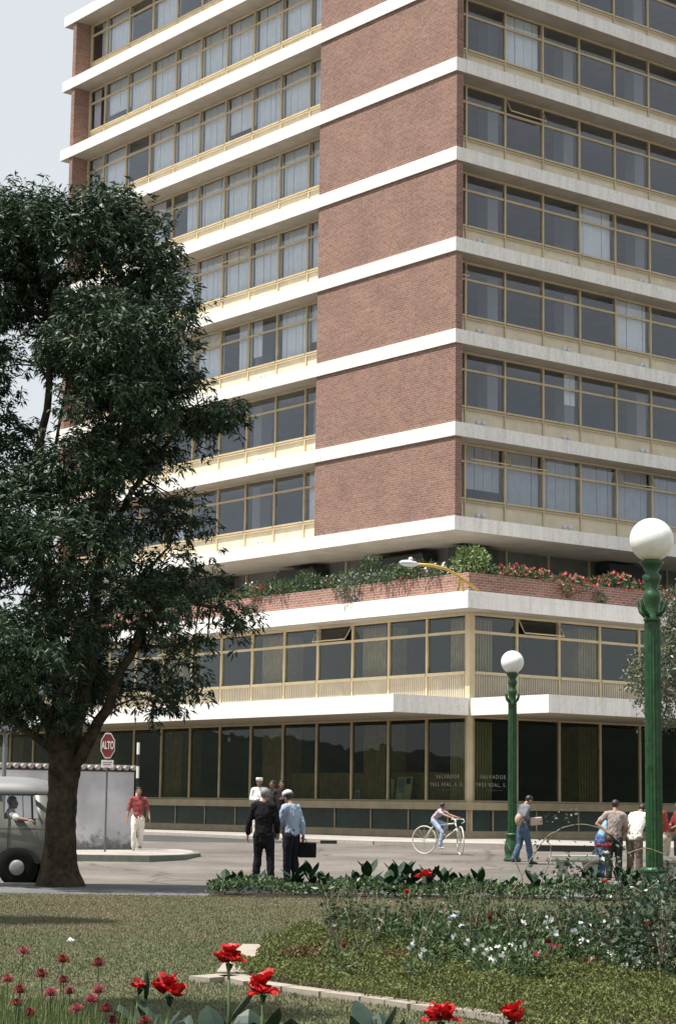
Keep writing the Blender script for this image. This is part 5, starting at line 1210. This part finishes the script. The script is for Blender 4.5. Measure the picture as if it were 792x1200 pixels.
# bedding plants
def bed_proto(kind):
    t = empty('bedding_plant', (0, 0, -60))
    if kind == 'plain': tips = stems_mesh(9, .38, .16, .004, None, t); V = bush_quads(200, (.16, .16, .19), .075, .28, .5); quads_obj('foliage', V, M['leafmid'], t)
    if kind == 'white': stems_mesh(6, .34, .12, .004, None, t); quads_obj('foliage', bush_quads(160, (.16, .16, .16), .06, .35, .4), M['leafmid'], t); blossoms(7, (.16, .16, .19), .029, M['whitep'], 'blossom', t, .2)
    if kind == 'lilac': stems_mesh(6, .34, .12, .004, None, t); quads_obj('foliage', bush_quads(160, (.16, .16, .16), .06, .3, .4), M['leafmid'], t); blossoms(6, (.16, .16, .18), .03, M['lilac'], 'blossom', t, .2)
    if kind == 'purple': stems_mesh(6, .34, .12, .004, None, t); quads_obj('foliage', bush_quads(160, (.15, .15, .16), .06, .3, .4), M['leafmid'], t); blossoms(4, (.13, .13, .18), .045, M['purple'], 'blossom', t, .2)
    if kind == 'crimson': stems_mesh(6, .36, .12, .004, None, t); quads_obj('foliage', bush_quads(140, (.15, .15, .17), .06, .3, .4), M['leafmid'], t); blossoms(4, (.13, .13, .2), .035, M['crimson'], 'blossom', t, .2, 8)
    if kind == 'bronze': quads_obj('foliage', bush_quads(260, (.18, .18, .12), .05, .4, .4), M['leafbrown'], t)
    if kind == 'wispy': tips = stems_mesh(10, .62, .2, .0035, M['palecane'], t); P_ = np.concatenate([np.array([[tp.x*f, tp.y*f, tp.z*f] for f in (.5, .65, .8, .95)]*2) for tp in tips]); dd = nr.normal(size=P_.shape); dd[:, 2] += .4; s = nr.uniform(.04, .08, len(P_)); quads_obj('foliage', leaves(P_, dd, s, s*.35), M['leafmid'], t)
    return t
bl = dict(plain='leafy green bedding plant without flowers in the middle bed', white='bedding plant with white petunia-like flowers in the middle bed', lilac='bedding plant with small lilac flowers in the middle bed',
          purple='bedding plant with vivid purple flowers near the centre of the middle bed', crimson='bedding plant with small crimson flowers in the middle bed', bronze='low bronze-leaved plant near the left end of the middle bed', wispy='tall thin wispy plant with pale stems in the middle bed')
bp0 = {k: bed_proto(k) for k in bl}; usedk = set()
def bed(kind, px, py, s=1.):
    o = bp0[kind] if kind not in usedk else copy_tree(bp0[kind]); usedk.add(kind); p = garden(px, py); o.location = p; o.scale = (s, s, s*rnd.uniform(.9, 1.15)); o.rotation_euler = (0, 0, rnd.uniform(0, 6)); tag(o, bl[kind], 'plant', 'bedding plants of the middle flower bed')
for x, y in [(510, 1118), (520, 1122), (547, 1124), (500, 1128), (590, 1135), (563, 1138), (573, 1142), (600, 1150), (612, 1152), (586, 1154), (664, 1135), (672, 1128), (700, 1137), (728, 1150), (497, 1150), (650, 1118)]: bed('white', x, y+8, .9)
for x, y in [(525, 1110), (545, 1120), (640, 1110), (625, 1095), (700, 1110), (560, 1110), (755, 1095), (770, 1070)]: bed('lilac', x, y+14, .9)
for x, y in [(618, 1125), (628, 1126)]: bed('purple', x, y+10, .9)
for x, y in [(636, 1136), (628, 1150), (645, 1138), (400, 1142), (640, 1090)]: bed('crimson', x, y+10, .8)
for x, y in [(345, 1128), (362, 1130), (372, 1126), (465, 1135), (690, 1145)]: bed('bronze', x, y+4, .7)
for i in range(70):
    q = scatter(flower_poly, 60)[0]; o = copy_tree(bp0['plain']) if 'plain' in usedk else bp0['plain']; usedk.add('plain'); s = rnd.uniform(.5, .95); o.location = (q[0], q[1], PZ); o.scale = (s, s, s); o.rotation_euler = (0, 0, rnd.uniform(0, 6)); tag(o, bl['plain'], 'plant', 'bedding plants of the middle flower bed')
for x, y, s in [(388, 1110, 1.05), (394, 1105, 1.), (430, 1098, .6), (452, 1102, .6), (478, 1100, .95), (505, 1100, .7), (530, 1098, .8), (548, 1106, 1.), (556, 1100, 1.1), (570, 1100, .8), (600, 1105, .9), (640, 1102, .7), (660, 1120, .8), (770, 1100, .9), (785, 1120, 1.)]: bed('wispy', x, y+6, s)
for i in range(46):
    x = rnd.uniform(385, 800); bed('wispy', x, rnd.uniform(1104, 1142), rnd.uniform(.5, .95))
for i in range(14): bed(rnd.choice(['white', 'lilac', 'white', 'crimson']), rnd.uniform(430, 780), rnd.uniform(1112, 1148), rnd.uniform(.7, 1.1))
# rose bush with arching canes
rp = garden(716, 1140); rb = empty('rose_bush', rp, 0, 'tall open rose bush with arching thorny canes in front of the people at the bench', 'rose bush')
def RB(px, py, dd=0.): return at(px, py, rp.y+dd)-rp
b = MB(); canes = [([(716, 1140), (714, 1110), (700, 1075), (694, 1045), (690, 1020)], .013, .004), ([(716, 1140), (720, 1100), (728, 1070), (745, 1050), (770, 1035)], .012, .004), ([(716, 1140), (712, 1100), (720, 1060), (722, 1030), (715, 1005)], .012, .003),
    ([(714, 1110), (690, 1085), (665, 1062), (650, 1050), (648, 1030)], .008, .003), ([(716, 1135), (735, 1110), (748, 1085), (760, 1070)], .008, .003), ([(694, 1045), (670, 1030), (655, 1012)], .006, .002)]
pts_all = []
for c, r0, r1 in canes: pts_all += limb(b, [RB(*p) for p in c], r0, r1, 5, .006)
b.build('branches', M['cane'], rb)
b = MB(); arcs = [[(600, 1045), (615, 1020), (632, 990), (655, 972), (680, 966), (705, 972), (728, 990), (742, 1012), (735, 1030)], [(735, 1000), (755, 994), (775, 1000), (800, 1015)], [(632, 1040), (645, 1000), (640, 985)], [(600, 1045), (612, 1035), (600, 1000), (590, 985)], [(640, 1050), (655, 1038), (690, 1012), (712, 1000)], [(722, 1060), (740, 1040), (765, 1060), (785, 1085)]]
for c in arcs: limb(b, [RB(*p) for p in c], .0055, .003, 5, .008)
b.build('arching_canes', M['palecane'], rb)
P_ = np.array([list(p) for p in pts_all]); P_ = P_[P_[:, 2] > .35]; base_n = len(P_); P_ = np.repeat(P_, 11, 0)+nr.normal(size=(base_n*11, 3))*np.array([.11, .12, .08]); dd = nr.normal(size=P_.shape); s = nr.uniform(.03, .055, len(P_)); quads_obj('foliage', leaves(P_, dd, s, s*.6), mat('rose_leaf', (.055, .10, .055), .4, island=.5, trans=.1), rb)
P_ = np.array([list(RB(x+nr.normal()*6, y+nr.normal()*4)) for x, y in [(630, 985), (640, 960), (655, 955), (670, 958), (665, 950), (660, 962), (634, 990), (628, 1000), (642, 982)] for _ in range(5)]); dd = nr.normal(size=P_.shape); s = nr.uniform(.02, .04, len(P_)); quads_obj('pale_leaves', leaves(P_, dd, s, s*.6), M['leafgrey'], rb)
def bloom(center, size, m, name, parent, n=14, flat=.5):
    V = []
    for i in range(n):
        a = i*2.4; el = .15+1.2*(i/n); d = np.array([math.cos(a)*math.cos(el), math.sin(a)*math.cos(el), math.sin(el)*flat+.1]); d /= np.linalg.norm(d); sd = np.array([-math.sin(a), math.cos(a), 0]); s = size*rnd.uniform(.8, 1.1); c0 = np.array(center)
        nn_ = np.cross(d, sd); V.append([c0, c0+d*s*.65+sd*s*.42, c0+d*s+nn_*s*.2*rnd.uniform(-1, 1), c0+d*s*.65-sd*s*.42])
    return quads_obj(name, np.array(V), m, parent)
for x, y, m in [(701, 993, 'pink'), (711, 992, 'coral'), (709, 1001, 'whitep'), (708, 1034, 'coral')]: bloom(tuple(RB(x, y)), .045, M[m], 'bloom', rb)
for px, py, gy, lab in [(758, 1085, 1150, 'single red rose on a bush at the right side of the bed'), (477, 1047, 1110, 'single red rose high on a thin stem at the left of the bed')]:
    p = garden(px, gy); tp = at(px, py, p.y); t = empty('rose', p, 0, lab, 'rose'); b = MB(); b.tube([(0, 0, 0), (.02, 0, (tp.z-p.z)*.6), tuple(tp-p)], .006, 5); b.build('stem', M['cane'], t); bloom(tuple(tp-p), .045, M['red'], 'bloom', t, 18, 1.)
    P_ = np.array([[.0, 0, (tp.z-p.z)*f] for f in np.linspace(.2, .95, 40)])+nr.normal(size=(40, 3))*.04; s = nr.uniform(.03, .05, 40); quads_obj('foliage', leaves(P_, nr.normal(size=(40, 3)), s, s*.6), M['leafmid'], t)
for px, py in ((501, 1026), (497, 1028)):
    pass
tp = at(499, 1027, 29.2); t = empty('red_border_flower', (tp.x, 29.2, PZ), 0, 'red flower cluster standing among the dark leaves of the border strip', 'flower'); b = MB(); b.tube([(0, 0, 0), (0, 0, tp.z-PZ)], .008, 5); b.build('stem', M['stem'], t); bloom((0, 0, tp.z-PZ), .11, M['red'], 'bloom', t, 16); bloom((-.10, 0, tp.z-PZ-.02), .08, M['red'], 'bloom', t, 12)
# tall yellow-green weed at the border end
# dark shrubs at the right edge
def side_shrub(px, py, r, label):
    p = garden(px, py); t = empty('dark_shrub', p, 0, label, 'shrub'); stems_mesh(12, r[2]*1.7, r[0]*.7, .006, M['cane'], t, 'branches'); quads_obj('foliage', bush_quads(int(2600*r[0]*r[2]/.3), r, .05, .5, .1, .25), mat('dark_shrub_leaf', (.03, .055, .028), .5, island=.5, trans=.1), t)
side_shrub(775, 1160, (.42, .4, .34), 'dark dense shrub at the right end of the flower bed, front one')
side_shrub(800, 1120, (.55, .5, .42), 'dark dense shrub at the right edge under the tall lamp post')
side_shrub(745, 1135, (.35, .3, .24), 'dark low shrub right of the rose bush foot')

# cannas and scabious in the foreground
def canna(px, py, D, sz, label, nleaf=4, bud=False):
    tp = at(px, py, D); t = empty('canna', (tp.x, tp.y, PZ), rnd.uniform(0, 6), label, 'canna', 'red cannas in the foreground'); h = tp.z-PZ
    b = MB(); b.tube([(0, 0, 0), (.01, 0, h*.5), (0, 0, h-sz*.15)], [.014, .011, .006], 8); b.build('stem', M['stem'], t, True)
    # ruffled broad petals
    V = MB()
    for i in range(18):
        a = i*2.4+rnd.uniform(-.2, .2); el = rnd.uniform(.1, 1.4); ln = sz*rnd.uniform(.7, 1.05); wd = ln*.95; fo = Vector(((-.45, .45, 0)[i % 3]*sz, (.2, -.2, 0)[i % 3]*sz, (-.25, -.1, .3)[i % 3]*sz))
        d = Vector((math.cos(a)*math.cos(el), math.sin(a)*math.cos(el), math.sin(el))); sd = Vector((-math.sin(a), math.cos(a), 0)); nn_ = d.cross(sd); rows = []
        for j in range(5):
            tt = j/4; wv = wd*(.12+.88*math.sin(math.pi*min(1, tt*.78+.03)))*.5
            c = fo+Vector((rnd.uniform(-.004, .004), 0, h))+d*ln*tt-nn_*ln*.25*tt*tt
            rows.append([c+sd*wv*u+nn_*(ln*.15*math.sin(u*6+i+j*1.8)+ln*.12*u*u) for u in (-1, -.5, 0, .5, 1)])
        V.add([p for r in rows for p in r], [(j*5+k, j*5+k+1, (j+1)*5+k+1, (j+1)*5+k) for j in range(4) for k in range(4)])
    V.build('petals', M['red'], t, True, False)
    b = MB(); 
    for s in (-1, 1): b.tube([(0, 0, h-sz*.9), (s*.012, .01, h-sz*.3)], [.006, .010], 6)
    b.build('calyx', M['leafdk'], t, True)
    V = MB()
    for i in range(nleaf):
        a = i*2.2+rnd.uniform(-.4, .4); z0 = h*(.1+.4*i/max(1, nleaf)); ln = rnd.uniform(.18, .25); lw = ln*.5; el = rnd.uniform(.75, 1.2); d = Vector((math.cos(a)*math.cos(el), math.sin(a)*math.cos(el), math.sin(el))); sd = Vector((-math.sin(a), math.cos(a), 0)); nn_ = d.cross(sd); rows = []
        for j in range(8):
            tt = j/7; wv = lw*math.sin(math.pi*min(1, tt*.95+.03))**.75*.5; c = Vector((0, 0, z0))+d*ln*tt+Vector((math.cos(a), math.sin(a), -.6))*ln*.18*tt*tt; rows.append([c+sd*wv*u-nn_*abs(u)*wv*.35 for u in (-1, -.5, 0, .5, 1)])
        V.add([p for r in rows for p in r], [(j*5+k, j*5+k+1, (j+1)*5+k+1, (j+1)*5+k) for j in range(7) for k in range(4)])
    V.build('leaf_blades', mat('canna_leaf', (.018, .042, .026), .45, trans=.1, var=.2, vscale=9), t, True, False)
canna(268, 1124, 10.6, .075, 'red canna with the highest bloom, above the stone edging')
canna(199, 1162, 10.2, .082, 'wide red canna bloom left of the highest one')
canna(307, 1160, 10.2, .085, 'broad red canna bloom right of the highest one')
canna(163, 1156, 10.4, .042, 'small red canna bloom beside a dark bud spike')
canna(516, 1192, 10.2, .080, 'red canna bloom at the bottom edge, left of the right-hand pair')
canna(600, 1192, 10.2, .075, 'red canna bloom at the bottom edge, rightmost of all')
def leafy(px, py, D, label):
    tp = at(px, py, D); t = canna_plant(mat('canna_leaf', (.018, .042, .026), .45), tp.z-PZ-.02, 5, .15); t.name = 'canna_leaves'; t.location = (tp.x, tp.y, PZ); t.rotation_euler = (0, 0, rnd.uniform(0, 6)); tag(t, label, 'canna', 'canna plants without a bloom in the foreground')
for i, (x, y) in enumerate([(182, 1178), (290, 1188), (330, 1192), (255, 1184), (395, 1196), (440, 1172), (452, 1184)]): leafy(x, y, 10.3, 'canna plant with broad dark leaves and no bloom at the bottom edge')
b = MB(); tp = at(172, 1142, 10.4); t = empty('canna_bud', (tp.x, tp.y, PZ), 0, 'dark pointed canna bud spike right of the small red bloom', 'canna'); hh = tp.z-PZ; b.tube([(0, 0, 0), (0, 0, hh-.08)], .008, 6); b.build('stem', M['stem'], t); b = MB(); b.tube([(0, 0, hh-.12), (.002, 0, hh-.05), (0, 0, hh), (0, 0, hh+.03)], [.008, .016, .010, .002], 8); b.build('bud', M['leafdk'], t, True)
# small dark red pincushion flowers
def pin(px, py, D, sz, dark, label):
    tp = at(px, py, D); t = empty('pincushion_flower', (tp.x, tp.y, PZ), 0, label, 'flower', 'dark red pincushion flowers at the lower left'); h = tp.z-PZ
    b = MB(); lx = rnd.uniform(-.06, .06); b.tube([(lx, 0, 0), (lx*.3, 0, h*.6), (0, 0, h)], [.004, .003, .0025], 5); b.build('stem', M['stem'], t)
    V = []
    for i in range(70):
        z = 1-1.5*(i+.5)/70; a = i*2.4; r_ = math.sqrt(max(0, 1-z*z)); d = np.array([math.cos(a)*r_, math.sin(a)*r_, z*.75]); sd = np.array([-math.sin(a), math.cos(a), 0.]); c0 = np.array([0, 0, h])+d*sz*.45; V.append([c0, c0+d*sz*.35+sd*sz*.16, c0+d*sz*.62+nr.normal(size=3)*sz*.06, c0+d*sz*.35-sd*sz*.16])
    quads_obj('petals', np.array(V), M['crimson' if dark else 'pink'], t)
    b = MB(); b.ball((0, 0, h), sz*.45, 8, 6, (1, 1, .8)); b.build('flower_centre', M['crimson'], t, True)
pins = [(28, 1115, 0, 'small pink-rimmed flower, topmost at the far left'), (74, 1125, 1, 'large dark red flower, tallest of the left cluster'), (116, 1129, 1, 'dark red flower standing apart right of the tallest'), (49, 1142, 1, 'faded dark brown-red flower below the tallest'),
        (10, 1148, 0, 'crimson flower at the left edge, with a pale neighbour'), (75, 1149, 1, 'dark red flower straight below the tallest one'), (24, 1161, 1, 'bright crimson flower low at the left edge'), (60, 1164, 0, 'small pink flower between two crimson ones'), (82, 1162, 0, 'pale pink flower with a dark middle, in the cluster centre'),
        (116, 1161, 0, 'pale pink flower at the right of the cluster'), (108, 1172, 0, 'dusty pink flower under its pale twin'), (90, 1183, 0, 'low dusty pink flower near the grass tips'), (125, 1183, 1, 'deep red flower low at the right of the cluster'), (132, 1196, 1, 'deep red flower touching the bottom edge'), (36, 1188, 1, 'small dark red flower among the grass at bottom left'), (20, 1176, 1, 'tiny dark red flower at the lower left'), (170, 1197, 1, 'crimson flower under the bud spike at the bottom edge')]
for x, y, dk, lab in pins: pin(x, y, rnd.uniform(8.8, 9.6), rnd.uniform(.030, .038), dk, lab)
# long grass around them
n = 5200; P = nr.uniform((-1.75, 8.6), (-.75, 10.2), (n, 2)); P[:, 0] *= 1.; z_ = np.full(n, PZ); dd = nr.normal(size=(n, 3))*.28; dd[:, 2] = 1; s = nr.uniform(.22, .56, n)*np.clip(1.1-(P[:, 0]+1.75)*.45, .4, 1.1)
tag(quads_obj('long_grass', leaves(np.column_stack([P, z_]), dd, s, .010, .05), mat('long_grass_blade', (.13, .17, .06), .5, island=.5, trans=.2)), 'long loose grass and stems around the red flowers at the lower left', 'grass', kind='stuff')
p = garden(82, 1104); b = MB(); b.add([(-.05, 0, .0), (.05, -.02, .0), (.06, .04, .03), (-.02, .05, .05), (0, 0, .07)], [(0, 1, 4), (1, 2, 4), (2, 3, 4), (3, 0, 4), (0, 3, 2, 1)]); o = b.build('paper_scrap', M['whitep']); o.location = p; o.scale = (.7, .7, .7); tag(o, 'crumpled white scrap of paper lying on the lawn', 'litter')
print('objects', len(bpy.data.objects))
